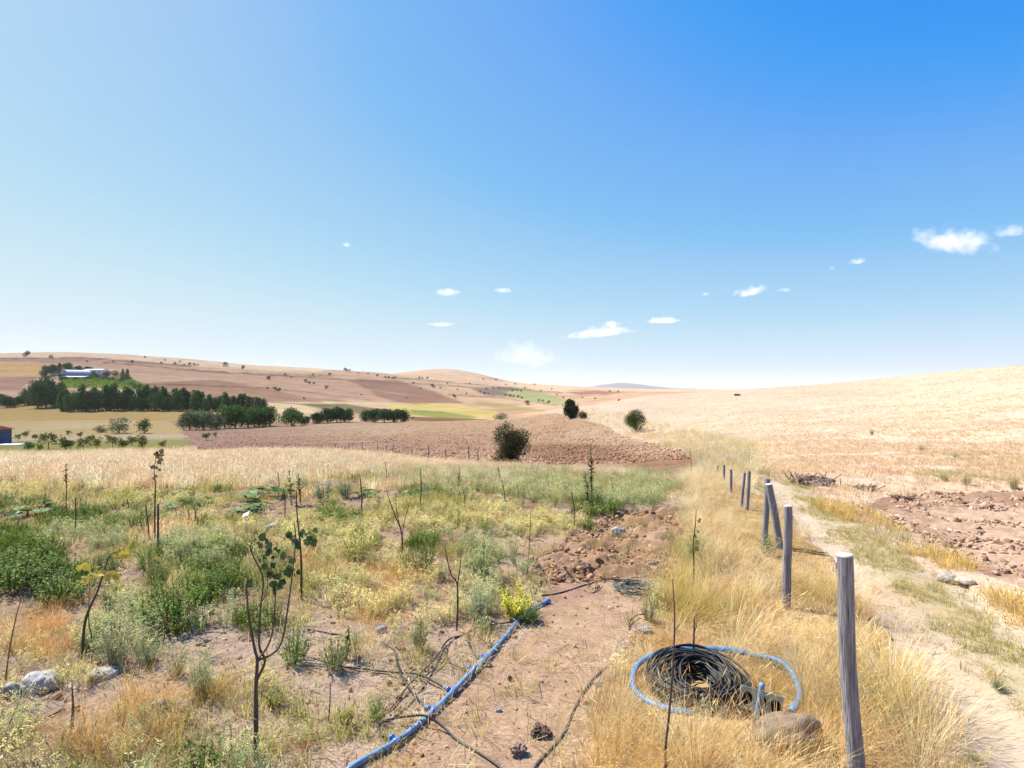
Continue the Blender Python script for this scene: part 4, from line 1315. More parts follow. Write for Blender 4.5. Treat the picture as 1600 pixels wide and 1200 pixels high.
def plume(base, top, label, colr, dens=90, wid=0.06, start=0.35):
    g = hit(*base); t = at(top[0], top[1], g.y)
    rnd = random.Random(int(base[0]))
    root = empty('plume_stalk', g, label, 'stalk', 'tall dried plume stalks')
    mb = MB(); mb.tube([Vector((0, 0, -0.03)), (t - g) * 0.5 + Vector((0.015, 0, 0)), t - g], [0.011, 0.008, 0.003], 6)
    mb.build('stem', M_STEMDRY, root)
    lf = MB()
    for i in range(dens):
        s = start + (1 - start) * rnd.random()
        p = (t - g) * s
        w = wid * (0.4 + 0.8 * math.sin(math.pi * (s - start) / (1 - start))) * rnd.uniform(.4, 1.1)
        d = Vector((rnd.gauss(0, 1), rnd.gauss(0, 1), rnd.gauss(.5, .4)))
        k = rnd.uniform(.7, 1.3)
        leaf_quad(lf, p, d, Vector((0, 0, 1)), w, w * .45, (k, k, k))
    o = lf.build('seed_head', M_PLANT, root); o.color = (*colr, 1); o['kind'] = 'stuff'


plume((103, 800), (103, 724), 'tall dried brown plume stalk rising over the pale meadow', (0.13, 0.09, 0.04), 80, .09, .45)
plume((925, 792), (922, 694), 'tallest dark seed stalk in the grey grasses', (0.06, 0.065, 0.035), 170, .10, .15)
plume((920, 796), (914, 738), 'shorter dark seed stalk beside the tallest one', (0.07, 0.075, 0.04), 110, .10, .1)
plume((470, 790), (466, 742), 'brown ragged seed stalk at the edge of the meadow', (0.16, 0.12, 0.05), 90, .12, .1)
plume((455, 790), (452, 735), 'pale ragged seed stalk beside the brown one', (0.2, 0.16, 0.07), 60, .12, .2)
plume((540, 1030), (545, 980), 'olive seed stalk beside the drip hose', (0.10, 0.13, 0.04), 80, .06, .0)
plume((110, 1150), (112, 1060), 'pale dead stalk in front of the grey stone', (0.4, 0.36, 0.26), 60, .05, .1)
plume((1080, 745), (1078, 700), 'thin dark stalk at the corner of the ploughed mound', (0.1, 0.09, 0.05), 30, .06, .3)
plume((782, 760), (778, 727), 'small dark stalk in front of the round bush', (0.1, 0.1, 0.05), 40, .07, .2)
plume((715, 770), (718, 728), 'green stalk near the meadow edge', (0.11, 0.13, 0.05), 60, .09, .1)

# thin slanting stems at the picture's edge
sapling('bare_whip', (6, 1080), 'slanting orange brown stem beside the orange grass', [([(6, 1080), (14, 1020), (26, 960), (32, 940)], .007, .003)], (), mat=M_STEMDRY, group=GS)
sapling('bare_whip', (4, 1150), 'slanting brown stem at the corner of bare soil', [([(4, 1160), (16, 1128), (30, 1096)], .006, .003)], (), mat=M_STEMDRY, group=GS)

# white scrap on a thin stake
g = hit(386, 852); r_ = empty('stake_marker', g, 'thin stake with a white scrap on its top among weeds', 'marker')
mb = MB(); t_ = at(384, 806, g.y) - g
mb.tube([(0, 0, -.04), t_ * .5 + Vector((.01, 0, 0)), t_], .006, 6); mb.build('stake', M_STRAW, r_)
mb = MB()
for k, (a, b) in enumerate([((-.05, -.02), (.0, .03)), ((0, .0), (.05, .05))]):
    mb.add([t_ + Vector((a[0], -.02, a[1])), t_ + Vector((b[0], -.03, a[1] + .02)), t_ + Vector((b[0], .02, b[1] + .02)), t_ + Vector((a[0], .03, b[1])), ], [(0, 1, 2, 3)])
    mb.add([t_ + Vector((a[0], -.02, a[1] - .004)), t_ + Vector((b[0], -.03, a[1] + .016)), t_ + Vector((b[0], .02, b[1] + .016)), t_ + Vector((a[0], .03, b[1] - .004)), ], [(3, 2, 1, 0)])
mb.build('white_scrap', M_WPAPER, r_)


# ------------------------------------------------------------------ pipe, hoses, coils
def ground_path(pxs, lift, n=5):
    p = []
    for q in pxs:
        h = q[2] if len(q) > 2 else 0
        d = CAMZ * F / (q[1] - YH)
        x = (q[0] - CX) * d / F
        p.append(Vector((x, d, H1(x, d) + lift + h)))
    p = smooth_path(p, n)
    return [Vector((v.x, v.y, max(v.z, H1(v.x, v.y) + lift * 0.6))) for v in p]


def blue_pipe():
    path = ground_path([(540, 1212), (562, 1196), (605, 1172), (640, 1148), (672, 1120), (702, 1090), (735, 1056), (765, 1025), (790, 995), (812, 967), (834, 950), (856, 940)], 0.03)
    o = path[6]
    root = empty('water_pipe', o, 'long blue plastic water pipe laid along the bare strip', 'pipe')
    mb = MB(); mb.tube(local(path, o), 0.0205, 14); mb.build('pipe_body', M_BLUE, root)
    e = path[-1]; t = (path[-1] - path[-3]).normalized()
    mb = MB(); mb.tube(local([e - t * 0.05, e - t * 0.045, e + t * 0.03, e + t * 0.034], o), [0.024, 0.028, 0.028, 0.021], 12); mb.build('end_cap', M_BLUED, root)
    for (x, y) in [(617, 1158), (674, 1114), (706, 1081), (736, 1050), (752, 1032), (806, 968)]:
        gx, gy = flat(x, y); s = min(range(1, len(path) - 1), key=lambda i: (Vector((gx, gy, 0)) - Vector((path[i].x, path[i].y, 0))).length)
        p = path[s]; t = (path[s + 1] - path[s - 1]).normalized(); sd = t.cross(Vector((0, 0, 1))).normalized()
        if sd.x > 0: sd = -sd
        mb = MB()
        mb.tube(local([p - t * .028, p - t * .026, p + t * .026, p + t * .028], o), [.022, .026, .026, .022], 12)
        mb.build('clamp', M_BLUED, root)
        mb = MB(); mb.tube(local([p + sd * .024 + Vector((0, 0, .006)), p + sd * .075 + Vector((0, 0, .012))], o), [.016, .013], 8)
        mb.tube(local([p + sd * .045 + Vector((0, 0, .006)), p + sd * .06 + Vector((0, 0, .01))], o), [.021, .021], 8)
        mb.build('outlet', M_BLUED, root)


blue_pipe()
HG = 'thin black drip hoses over the garden'


def hose(pxs, r, label, mat=None, lift=None):
    path = ground_path(pxs, lift if lift is not None else r * 0.9)
    o = path[0]
    mb = MB(); mb.tube(local(path, o), r, 7)
    ob = mb.build('drip_hose', mat or M_BLACK, None, o)
    tag(ob, label, 'hose', HG)


hose([(704, 1081), (682, 1072, .03), (655, 1063, .05), (630, 1057, .03), (600, 1050), (560, 1046), (525, 1040), (482, 1026), (445, 1014)], .0085, 'long black hose from the pipe past the bright green clump')
hose([(672, 1118), (655, 1098, .03), (638, 1080, .04), (626, 1062, .05), (620, 1040, .03), (615, 1018), (590, 1004), (550, 997), (510, 990), (480, 985)], .0085, 'black hose crossing others and running past the olive stalk')
hose([(734, 1050), (718, 1046, .02), (703, 1040, .03), (694, 1028, .05), (690, 1020, .05)], .007, 'short pale dusty hose bent up from a clamp', M_HOSEDUST)
hose([(692, 1022, .05), (670, 1045, .03), (640, 1074, .03), (612, 1104), (585, 1124), (555, 1136)], .007, 'dusty hose running diagonally down to the small green weed', M_HOSEDUST)
hose([(694, 1024, .06), (680, 1048, .02), (655, 1082), (620, 1116), (598, 1130)], .008, 'second diagonal black hose close beside the dusty one')
hose([(690, 1022, .05), (702, 1002, .02), (725, 990), (750, 976), (775, 972), (803, 969)], .0085, 'black hose from the upper clamp to the hose crossing')
hose([(750, 1032), (738, 1022, .03), (731, 1006, .04), (732, 990, .02)], .007, 'short curved black hose upright beside the pipe')
hose([(770, 1013), (757, 1002, .02), (745, 990), (738, 980)], .007, 'short dusty hose near the upper part of the pipe', M_HOSEDUST)
hose([(614, 1160), (598, 1152, .02), (591, 1142, .04), (605, 1134, .05), (635, 1131, .06), (665, 1134, .075), (692, 1142, .03), (715, 1158), (745, 1176), (775, 1196), (800, 1218)], .0085, 'black hose looping over the blue pipe')
hose([(825, 1215), (842, 1190), (868, 1163), (884, 1140), (895, 1112), (908, 1086), (925, 1062), (945, 1045), (962, 1034)], .012, 'thick dusty hose half buried across the bare strip', M_HOSEDUST, 0.004)
hose([(846, 929), (870, 926), (895, 920), (915, 914), (935, 909), (955, 908, .02), (975, 909), (1000, 914)], .008, 'black hose leading to the tangled wire', M_BLACK)
hose([(918, 917), (930, 913, .02), (936, 920, .02), (925, 926), (912, 922)], .006, 'small loop of black hose on bare soil')
hose([(836, 926), (845, 912, .02), (847, 896, .04), (838, 884, .02), (824, 878)], .012, 'thick bent black hose by the yellow bush')
hose([(442, 1108), (460, 1116), (490, 1124), (522, 1131)], .009, 'short black hose on bare soil below the forked sapling')
hose([(296, 1200), (322, 1190), (345, 1178), (380, 1160), (430, 1152), (470, 1148), (498, 1145)], .008, 'black hose curving past the foot of the forked sapling')
hose([(6, 1142), (40, 1132), (75, 1120), (102, 1108)], .009, 'black hose on pale soil below the grey stone')
hose([(40, 952), (65, 943), (95, 938), (110, 928)], .009, 'black hose at the edge of the leafy green weeds')
hose([(258, 992), (275, 980), (300, 968), (312, 966)], .010, 'dark hose end at the foot of the tall green clump')
hose([(310, 1010), (335, 1000), (360, 986), (385, 978)], .009, 'black hose disappearing behind the forked sapling')
hose([(984, 990), (984, 976, .02), (995, 966, .03), (1008, 963, .02)], .006, 'thin curved wire by the small dry weed')
hose([(350, 797), (380, 799), (440, 800)], .012, 'black hose crossing the far soil under the stake marker')
hose([(860, 905), (880, 903), (905, 911)], .006, 'short dark hose offcut beside the looped hose')

# tangled wire
def wire_tangle():
    gx, gy = flat(990, 921); g = Vector((gx, gy, H1(gx, gy)))
    rnd = random.Random(3); mb = MB()
    for k in range(13):
        cx_, cy_ = rnd.gauss(0.03, .05), rnd.gauss(0, .05)
        rx, ry = rnd.uniform(.13, .27), rnd.uniform(.14, .26); a0 = rnd.uniform(0, 6.28); tw = rnd.uniform(-.4, .4)
        pts = []
        for i in range(27):
            a = a0 + i / 26 * rnd.uniform(6.0, 6.4)
            x, y = cx_ + rx * math.cos(a), cy_ + ry * math.sin(a)
            z = 0.012 + k * .005 + .03 * max(0, math.sin(a * 2 + k)) * rnd.uniform(.6, 1)
            pts.append((x * math.cos(tw) - y * math.sin(tw), x * math.sin(tw) + y * math.cos(tw), z))
        mb.tube(pts, 0.0045, 5)
    o = mb.build('wire_tangle', M_WIRE, None, g)
    tag(o, 'tangled coil of dark green wire lying on bare soil', 'wire')


wire_tangle()


def hose_coil():
    gx, gy = flat(1086, 1080); g = Vector((gx, gy, H1(gx, gy) - 0.01))
    root = empty('hose_coil', g, 'thick coil of black drip hose lying in the golden grass', 'coil')
    rnd = random.Random(9)
    for k in range(60):
        mb = MB(); lay = k % 11
        R = rnd.uniform(0.17, 0.385); z = 0.012 + lay * 0.012
        ox, oy = rnd.gauss(0.0, .022), rnd.gauss(0, .022); tx, ty = rnd.gauss(0, .06), rnd.gauss(0.02, .06)
        pts = []
        m = 40; ph = rnd.uniform(0, 6.28); e1 = rnd.uniform(-.03, .03)
        for i in range(m + 1):
            a = 2 * math.pi * i / m
            r = R + e1 * math.cos(2 * a + ph) + .012 * math.sin(3 * a + ph)
            x, y = ox + r * math.cos(a), oy + r * math.sin(a)
            pts.append((x, y, max(.01, z + x * tx + y * ty + 0.07 * max(0, y / R) * (lay / 11.0))))
        mb.tube(pts, 0.0088, 6, False)
        mb.build('coil_turn', M_BLACK, root)


hose_coil()


def blue_loop():
    pp = ground_path([(1085, 1124), (1040, 1114), (1004, 1096), (988, 1073), (996, 1051, .03), (1022, 1036, .04), (1070, 1028, .05), (1130, 1029, .05), (1180, 1036, .03), (1220, 1050, .05), (1240, 1066, .02), (1250, 1090, .0), (1238, 1116)], 0.022)
    g = pp[0].copy(); pts = local(pp, g)
    mb = MB(); mb.tube(pts, .025, 12)
    o = mb.build('pipe_loop', M_LOOP, None, g)
    tag(o, 'loop of blue plastic pipe lying around the hose coil', 'pipe')
    # offcut standing out of the grass
    p = hit(1187, 1125); t = at(1191, 1068, p.y - 0.02)
    mb = MB(); mb.tube(local(smooth_path([p - Vector((.03, 0, .02)), p + (t - p) * .55 + Vector((-.01, 0, 0)), t], 5), p), .02, 12)
    o = mb.build('pipe_offcut', M_BLUE, None, p); tag(o, 'short blue pipe offcut sticking up behind the hollow block', 'pipe')


blue_loop()


def hollow_block():
    p = hit(1186, 1118) + Vector((0, 0, .02))
    root = empty('hollow_block', p, 'grey hollow block with round holes half hidden in grass', 'block', rz=math.radians(-28))
    a, dep, hh = 0.125, 0.17, 0.165
    n = 16; body = MB()
    for c in range(3):
        cx_ = (c - 1) * a
        sq = []; ci = []
        for k in range(n):
            w = 2 * math.pi * k / n + math.pi / 4
            x, z = math.cos(w), math.sin(w); m_ = max(abs(x), abs(z))
            sq.append((x / m_ * a / 2 + cx_, z / m_ * hh / 2)); ci.append((x * a * .40 + cx_, z * a * .40))
        for yy, flip in ((-dep / 2, False), (dep / 2, True)):
            vs = [(x, yy, z + hh / 2) for x, z in sq] + [(x, yy, z + hh / 2) for x, z in ci]
            fs = [(k, (k + 1) % n, n + (k + 1) % n, n + k) for k in range(n)]
            body.add(vs, [tuple(reversed(f)) if flip else f for f in fs])
        vs = [(x, -dep / 2, z + hh / 2) for x, z in ci] + [(x, dep / 2 - .02, z + hh / 2) for x, z in ci]
        body.add(vs, [(k, n + k, n + (k + 1) % n, (k + 1) % n) for k in range(n)])
    L = 1.5 * a
    for z in (0, hh):
        body.add([(-L, -dep / 2, z), (L, -dep / 2, z), (L, dep / 2, z), (-L, dep / 2, z)], [(0, 1, 2, 3)])
    for x in (-L, L):
        body.add([(x, -dep / 2, 0), (x, dep / 2, 0), (x, dep / 2, hh), (x, -dep / 2, hh)], [(0, 1, 2, 3)])
    b = body.build('block_body', M_BLOCK, root)
    for c in range(3):  # near-black discs stand in for the shade deep inside the holes
        mb = MB(); cx_ = (c - 1) * a
        vs = [(cx_ + a * .41 * math.cos(6.283 * k / 12), dep * 0.12, hh / 2 + a * .41 * math.sin(6.283 * k / 12)) for k in range(12)]
        vs += [(x, y + .01, z) for x, y, z in vs]
        mb.add(vs, [tuple(range(12)), tuple(reversed(range(12, 24)))] + [(k, (k + 1) % 12, 12 + (k + 1) % 12, 12 + k) for k in range(12)])
        mb.build('hole_shade_disc', M_DARK, root)
    root.rotation_euler = (math.radians(-24), math.radians(8), math.radians(-22))
    root.scale = (0.8, 0.85, 0.95)


hollow_block()


def stone(px, py, w_px, h_px, label, mat, seed, cat='stone', name='stone', group=None, depth=0.8, sink=0.25):
    p = hit(px, py + h_px * 0.3); d = p.y
    w = w_px * d / F; h = h_px * d / F
    mb = tpl_clod(seed, 1.0, 4, 0.30 if name == 'clod' else 0.035, 1.0 if name == 'clod' else 0.42)
    V = np.array(mb.v); V = V / np.abs(V).max(0)
    V = V * np.array([w / 2, w / 2 * depth, h / 2]); V[:, 2] += h * (0.5 - sink) * 0.9
    mb.v = [tuple(v) for v in V]; mb.sm = [name != 'clod'] * len(mb.f)
    # finer skin
    o = mb.build(name, mat, None, p)
    tag(o, label, cat, group)
    return o


stone(160, 1052, 52, 24, 'flat white stone lying below the grey weeds', M_ROCKW, 201)
stone(62, 1066, 58, 38, 'rounded grey stone half sunk in dry grass', M_ROCKG, 202)
stone(16, 1080, 28, 36, 'pale stone beside the rounded grey stone', M_ROCKW, 203)
stone(250, 1101, 30, 22, 'small pale stone in the dry tufts', M_ROCKW, 204)
stone(1480, 900, 32, 15, 'whitish stone on the edge of the track', M_ROCKW, 215, sink=.4)
stone(1508, 907, 30, 11, 'low tan stone beside the whitish stone', solid_material('tan_rock', (0.42, 0.32, 0.24), .95, 9, .3, .01), 206)
stone(1232, 1142, 112, 66, 'big brown lump of rock in the golden grass behind the thick post', M_ROCKB, 207, depth=.75)
stone(965, 829, 22, 16, 'grey rounded stone on the dug soil', M_ROCKG, 208)
stone(596, 983, 18, 13, 'small white stone under the flowering weeds', M_ROCKW, 209)
stone(933, 1066, 13, 10, 'white pebble touching the half buried hose', M_ROCKW, 210)
stone(1008, 983, 22, 14, 'pale lump beside the bent wire', M_ROCKW, 211)
stone(428, 823, 24, 16, 'pale stone by the stake marker', M_ROCKW, 212)
CG = 'loose clods of earth on bare soil'
stone(845, 1141, 38, 26, 'dark damp clod, biggest on the bare strip', M_CLODD, 221, 'clod', 'clod', CG)
stone(797, 1060, 10, 10, 'small dark clod on the bare strip between pipe and hose', M_CLODD, 222, 'clod', 'clod', CG)
stone(762, 1038, 14, 10, 'clod leaning against the blue pipe', M_CLOD, 223, 'clod', 'clod', CG)
stone(936, 877, 15, 16, 'dark clod standing in the middle of the dug soil', M_CLODD, 224, 'clod', 'clod', CG)
stone(1023, 879, 22, 13, 'wide brown clod on the dug soil near the grass', M_CLOD, 225, 'clod', 'clod', CG)
stone(913, 884, 24, 14, 'reddish clod beside the dark clod on dug soil', M_CLOD, 226, 'clod', 'clod', CG)
stone(965, 888, 20, 15, 'brown clod in front of the dug heap', M_CLODD, 227, 'clod', 'clod', CG)
stone(778, 1108, 13, 8, 'small grey lump lying alone on the bare strip', M_ROCKG, 228, 'clod', 'clod', CG)
stone(808, 1170, 34, 22, 'crumbly brown clod in front of the half buried hose', M_CLOD, 229, 'clod', 'clod', CG)
stone(990, 893, 14, 12, 'small clod above the tangled wire', M_CLODD, 230, 'clod', 'clod', CG)
stone(1048, 838, 14, 10, 'clod at the grass edge of the dug soil', M_CLOD, 231, 'clod', 'clod', CG)
stone(1320, 787, 9, 6, 'dark clod at the near corner of the turned strip', M_CLODD, 232, 'clod', 'clod', CG)
stone(1506, 786, 14, 8, 'dark clod on the upper part of the turned strip', M_CLODD, 233, 'clod', 'clod', CG)
stone(1152, 617, 11, 5, 'dark lump lying on the stubble near the skyline', M_CLODD, 234, 'clod', 'clod', CG)


def dirt_pile(px, py, w_px, h_px, label, seed, nm='dirt_pile'):
    p = hit(px, py + h_px * .5); d = p.y; w = w_px * d / F; h = h_px * d / F
    rnd = random.Random(seed)
    root = empty(nm, p, label, 'dirt pile')
    mb = tpl_clod(seed, 1.0); V = np.array(mb.v); V /= np.abs(V).max(0); V *= np.array([w / 2, w * .35, h * .75])
    mb.v = [tuple(v) for v in V]; mb.sm = [False] * len(mb.f); mb.build('mound', M_CLOD, root)
    c = MB()
    for k in range(70):
        s = w * rnd.uniform(.015, .06); a = rnd.uniform(0, 6.28); rr = math.sqrt(rnd.random()) * .52
        x, y = w * rr * math.cos(a), w * .7 * rr * math.sin(a); z = h * .7 * math.sqrt(max(0, 1 - (rr / .55) ** 2))
        q = tpl_clod(500 + k % 9, .8) if k < 9 else None
        if q is not None: base_q = q
        Q = np.array(base_q.v) * s + np.array([x, y, z])
        c.add([tuple(v) for v in Q], base_q.f)
    o = c.build('clods', M_CLOD, root); o['kind'] = 'stuff'
    t = MB()
    for k in range(24):
        x, y = rnd.uniform(-.5, .5) * w, rnd.uniform(-.3, .3) * w
        t.tube([(x, y, h * .2), (x + rnd.uniform(-.3, .3), y + rnd.uniform(-.2, .2), h * rnd.uniform(.6, 1.1))], .012, 4)
    o = t.build('roots', M_STEMDRY, root); o['kind'] = 'stuff'


dirt_pile(1270, 748, 66, 20, 'heap of brown earth and roots at the start of the track', 301)
dirt_pile(1352, 762, 26, 8, 'small low heap of earth past the larger heap', 302)
dirt_pile(1410, 777, 26, 7, 'small tuft-topped earth heap on the upper edge of the turned strip', 303)


# ------------------------------------------------------------------ single garden plants
def mesh_of(mb, name, mat):
    return mb.mesh(name, mat)


PM = {
    'leafy': [tpl_leafy(150 + i, 0.5, 0.34, 60, 30, 0.036, 0.017).mesh('foliage', M_PLANT) for i in range(3)],
    'feather': [tpl_leafy(160 + i, 0.55, 0.24, 70, 26, 0.034, 0.007, .9, (1.8, 1.7, 1.3), 1.6).mesh('foliage', M_PLANT) for i in range(3)],
    'yellow': [tpl_leafy(170, 0.45, 0.26, 46, 16, 0.05, 0.03, 1.0, (1.5, 1.6, .8)).mesh('foliage', M_PLANT)],
    'broad': [tpl_broad(180 + i, 16, .1).mesh('foliage', M_PLANT) for i in range(2)],
}


def plant(px, py, h_px, kind, colr, label, cat='weed', group='single weeds in the garden', wide=1.0, name='weed_plant'):
    p = hit(px, py); d = p.y
    me = random.choice(PM[kind])
    if kind == 'broad': wide = 1.7; h_px *= .8
    h = h_px * d / F
    zmax = max(v.co.z for v in me.vertices)
    o = bpy.data.objects.new(name, me); s = h / zmax
    o.location = p - Vector((0, 0, .01)); o.scale = (s * wide, s * wide, s); o.rotation_euler = (0, 0, random.uniform(0, 6.28))
    o.color = (*colr, 1); link(o); tag(o, label, cat, group)


G1, G2, SG, BG = (0.098, 0.155, 0.024), (0.07, 0.115, 0.025), (0.24, 0.26, 0.16), (0.10, 0.15, 0.095)
plant(272, 985, 90, 'leafy', G1, 'tall bright green clump with dark foot, middle of the garden', wide=1.2)
plant(345, 930, 62, 'leafy', G1, 'green clump joining the tall bright clump')
plant(20, 925, 80, 'leafy', G1, 'broad bright green clump at the garden edge', wide=1.3)
plant(95, 945, 60, 'leafy', G1, 'bright green clump beside the broad one above pale soil', wide=1.2)
plant(460, 1040, 76, 'leafy', (0.11, 0.20, 0.02), 'narrow vivid green clump behind the forked sapling', wide=.65)
plant(523, 1050, 66, 'leafy', (0.13, 0.19, 0.05), 'loose green weed where the long hose passes', wide=.6)
plant(180, 1040, 76, 'feather', SG, 'big sage grey feathery weed above the white stone', wide=1.1)
plant(232, 1045, 52, 'feather', (0.13, 0.16, 0.07), 'dark olive weed beside the sage grey one')
plant(312, 1092, 82, 'feather', (0.22, 0.26, 0.15), 'grey green spiky weed beyond the dry tufts', wide=.7)
plant(505, 785, 34, 'leafy', BG, 'blue green bush by the brown soil, smaller of two')
plant(540, 778, 36, 'feather', BG, 'round blue green bush by the brown soil, larger of two', wide=1.4)
plant(660, 895, 46, 'leafy', G2, 'dark green weed at the foot of the leafless sapling', wide=.9)
plant(755, 905, 70, 'feather', (0.16, 0.20, 0.09), 'bushy olive weed behind the tall grey one', wide=1.0)
plant(745, 972, 84, 'feather', (0.30, 0.33, 0.22), 'tall silvery weed beside the bare forked whip', wide=.75)
plant(655, 1015, 62, 'leafy', (0.12, 0.17, 0.04), 'narrow green weed near the hose crossing', wide=.4)
plant(805, 965, 62, 'yellow', (0.44, 0.42, 0.04), 'bright yellow bush at the upper end of the blue pipe', name='yellow_bush', cat='bush')
plant(826, 972, 34, 'leafy', (0.14, 0.22, 0.05), 'green shoots growing over the blue pipe', wide=1.1)
plant(540, 1135, 52, 'yellow', (0.30, 0.28, 0.05), 'small yellow green weed in front of the drip hoses', wide=.6)
plant(590, 1130, 46, 'leafy', (0.14, 0.22, 0.04), 'small fern-like green weed beside the yellow green one', wide=.6)
plant(430, 1108, 48, 'yellow', (0.22, 0.22, 0.06), 'yellowish bushy weed beside the trunk of the forked sapling', wide=.8)
plant(415, 780, 28, 'broad', (0.10, 0.17, 0.05), 'broad-leaved squash plant at the meadow edge', cat='squash plant')
plant(292, 796, 24, 'broad', (0.09, 0.14, 0.05), 'broad-leaved squash plant over two stub sticks', cat='squash plant')
plant(42, 808, 28, 'broad', (0.10, 0.15, 0.055), 'broad-leaved squash plant far along the garden edge', cat='squash plant')
plant(268, 779, 20, 'broad', (0.10, 0.13, 0.06), 'dark squash plant beside the slim sapling', cat='squash plant')
plant(398, 800, 22, 'broad', (0.09, 0.14, 0.055), 'small squash plant behind the stake marker', cat='squash plant')
plant(575, 775, 16, 'broad', (0.12, 0.17, 0.05), 'low broad green weed past the blue green bushes')
plant(648, 776, 16, 'broad', (0.12, 0.17, 0.06), 'low green weed on the far bare patch')
plant(340, 768, 20, 'leafy', (0.14, 0.2, 0.05), 'small green shoot standing in the meadow edge')
plant(525, 815, 26, 'leafy', (0.12, 0.22, 0.03), 'bright low green patch behind the flowering mound', wide=2)
plant(560, 880, 60, 'feather', (0.26, 0.27, 0.08), 'round yellow green flowering mound', wide=1.5)
plant(922, 826, 24, 'leafy', (0.16, 0.24, 0.06), 'small light green weed at the edge of the dug soil')
plant(1012, 968, 40, 'leafy', (0.16, 0.17, 0.08), 'small half dry weed between wire tangle and coil', wide=.6)
plant(1084, 880, 62, 'feather', (0.28, 0.28, 0.16), 'grey weed on the garden edge of the golden grass', wide=.9)
plant(1560, 1078, 22, 'leafy', (0.16, 0.20, 0.08), 'small green sprout alone on the track')
plant(1372, 1105 - 60, 40, 'leafy', (0.14, 0.17, 0.06), 'green tuft at the foot of the thick post', wide=.5)
plant(1200, 870, 46, 'feather', (0.26, 0.27, 0.14), 'grey green weed at the foot of the braced post', wide=1.0)
plant(1182, 885, 36, 'feather', (0.36, 0.34, 0.22), 'pale flowering weed in the golden grass before the brace', wide=1.0)
plant(1362, 680, 12, 'feather', (0.22, 0.22, 0.1), 'small olive tuft alone on the stubble', cat='tuft', group='tufts on the stubble')
plant(1475, 752, 22, 'feather', (0.34, 0.32, 0.17), 'olive tuft on the stubble below the dark line', cat='tuft', group='tufts on the stubble')
plant(1510, 758, 26, 'feather', (0.36, 0.33, 0.19), 'wide olive tuft beside the turned strip', cat='tuft', group='tufts on the stubble')
plant(1583, 764, 28, 'feather', (0.34, 0.32, 0.15), 'upright olive tuft high on the stubble edge', cat='tuft', group='tufts on the stubble')
plant(1440, 705, 14, 'feather', (0.34, 0.32, 0.15), 'olive tuft on the dark line of the stubble', cat='tuft', group='tufts on the stubble')
plant(1492, 716, 14, 'feather', (0.32, 0.30, 0.15), 'second olive tuft along the dark line', cat='tuft', group='tufts on the stubble')


# ------------------------------------------------------------------ trees and bushes
def crown_mesh(seed, W, Ht, z0, lobes, n, L, kind='round', name='crown'):
    r = random.Random(seed); mb = MB()
    cs = []
    for i in range(lobes):
        if kind == 'poplar':
            t = (i + .5) / lobes; a = r.uniform(0, 6.28)
            rad = W / 2 * (math.sin(math.pi * min(1, t * 0.9 + .12)) ** .6) * .55
            c = Vector((math.cos(a) * rad * .6, math.sin(a) * rad * .6, z0 + (Ht - z0) * t)); R = W * .26 * (1.1 - .5 * t * t)
            cs.append((c, R, R * 1.7, r.uniform(.8, 1.2)))
        elif kind == 'cone':
            t = (i + .5) / lobes; a = i * 2.4
            rad = W / 2 * (1 - t) * .7
            cs.append((Vector((math.cos(a) * rad, math.sin(a) * rad, z0 + (Ht - z0) * t)), W * .3 * (1.05 - t), W * .3 * (1.1 - t), r.uniform(.8, 1.2)))
        else:
            a = r.uniform(0, 6.28); k = r.random() ** .5; t = r.random()
            rad = W / 2 * .68 * k * math.sqrt(max(.15, 1 - (2 * t - .9) ** 2 * .8))
            R = W * r.uniform(.15, .24)
            cs.append((Vector((math.cos(a) * rad, math.sin(a) * rad, z0 + R * .6 + (Ht - z0 - R * 1.5) * t)), R, R * .85, r.uniform(.8, 1.22)))
    for i in range(n):
        c, R, Rz, br = cs[r.randrange(len(cs))]
        d = Vector((r.gauss(0, 1), r.gauss(0, 1), r.gauss(0.15, 1))).normalized()
        k = r.random() ** .35
        p = c + Vector((d.x * R, d.y * R, d.z * Rz)) * k * r.uniform(.85, 1.12)
        if p.z < .02: continue
        ld = (d + Vector((r.gauss(0, .7), r.gauss(0, .7), r.gauss(0, .7))))
        q = br * r.uniform(.75, 1.25)
        leaf_quad(mb, p, ld, d + Vector((r.gauss(0, .5), r.gauss(0, .5), r.gauss(0, .5))), L * r.uniform(.7, 1.3), L * r.uniform(.45, .8), (q * r.uniform(.9, 1.12), q, q * r.uniform(.85, 1.05)))
    return mb.mesh(name, M_CROWN)


def trunk_mesh(seed, h, r0, limbs, spread, up=.75, name='trunk'):
    r = random.Random(seed); mb = MB()
    mb.tube([(0, 0, -.3), (r.uniform(-.05, .05) * h, 0, h * .35), (r.uniform(-.06, .06) * h, r.uniform(-.05, .05) * h, h * .75)], [r0, r0 * .8, r0 * .35], 8)
    for i in range(limbs):
        a = 6.283 * i / limbs + r.uniform(-.4, .4); z = h * r.uniform(.15, .45)
        e = Vector((math.cos(a) * spread * r.uniform(.5, 1), math.sin(a) * spread * r.uniform(.5, 1), h * r.uniform(.6, up + .15)))
        mb.tube([(0, 0, z), (e.x * .5, e.y * .5, z + (e.z - z) * .6), e], [r0 * .5, r0 * .33, r0 * .12], 6)
    return mb.mesh(name, M_TRUNK)


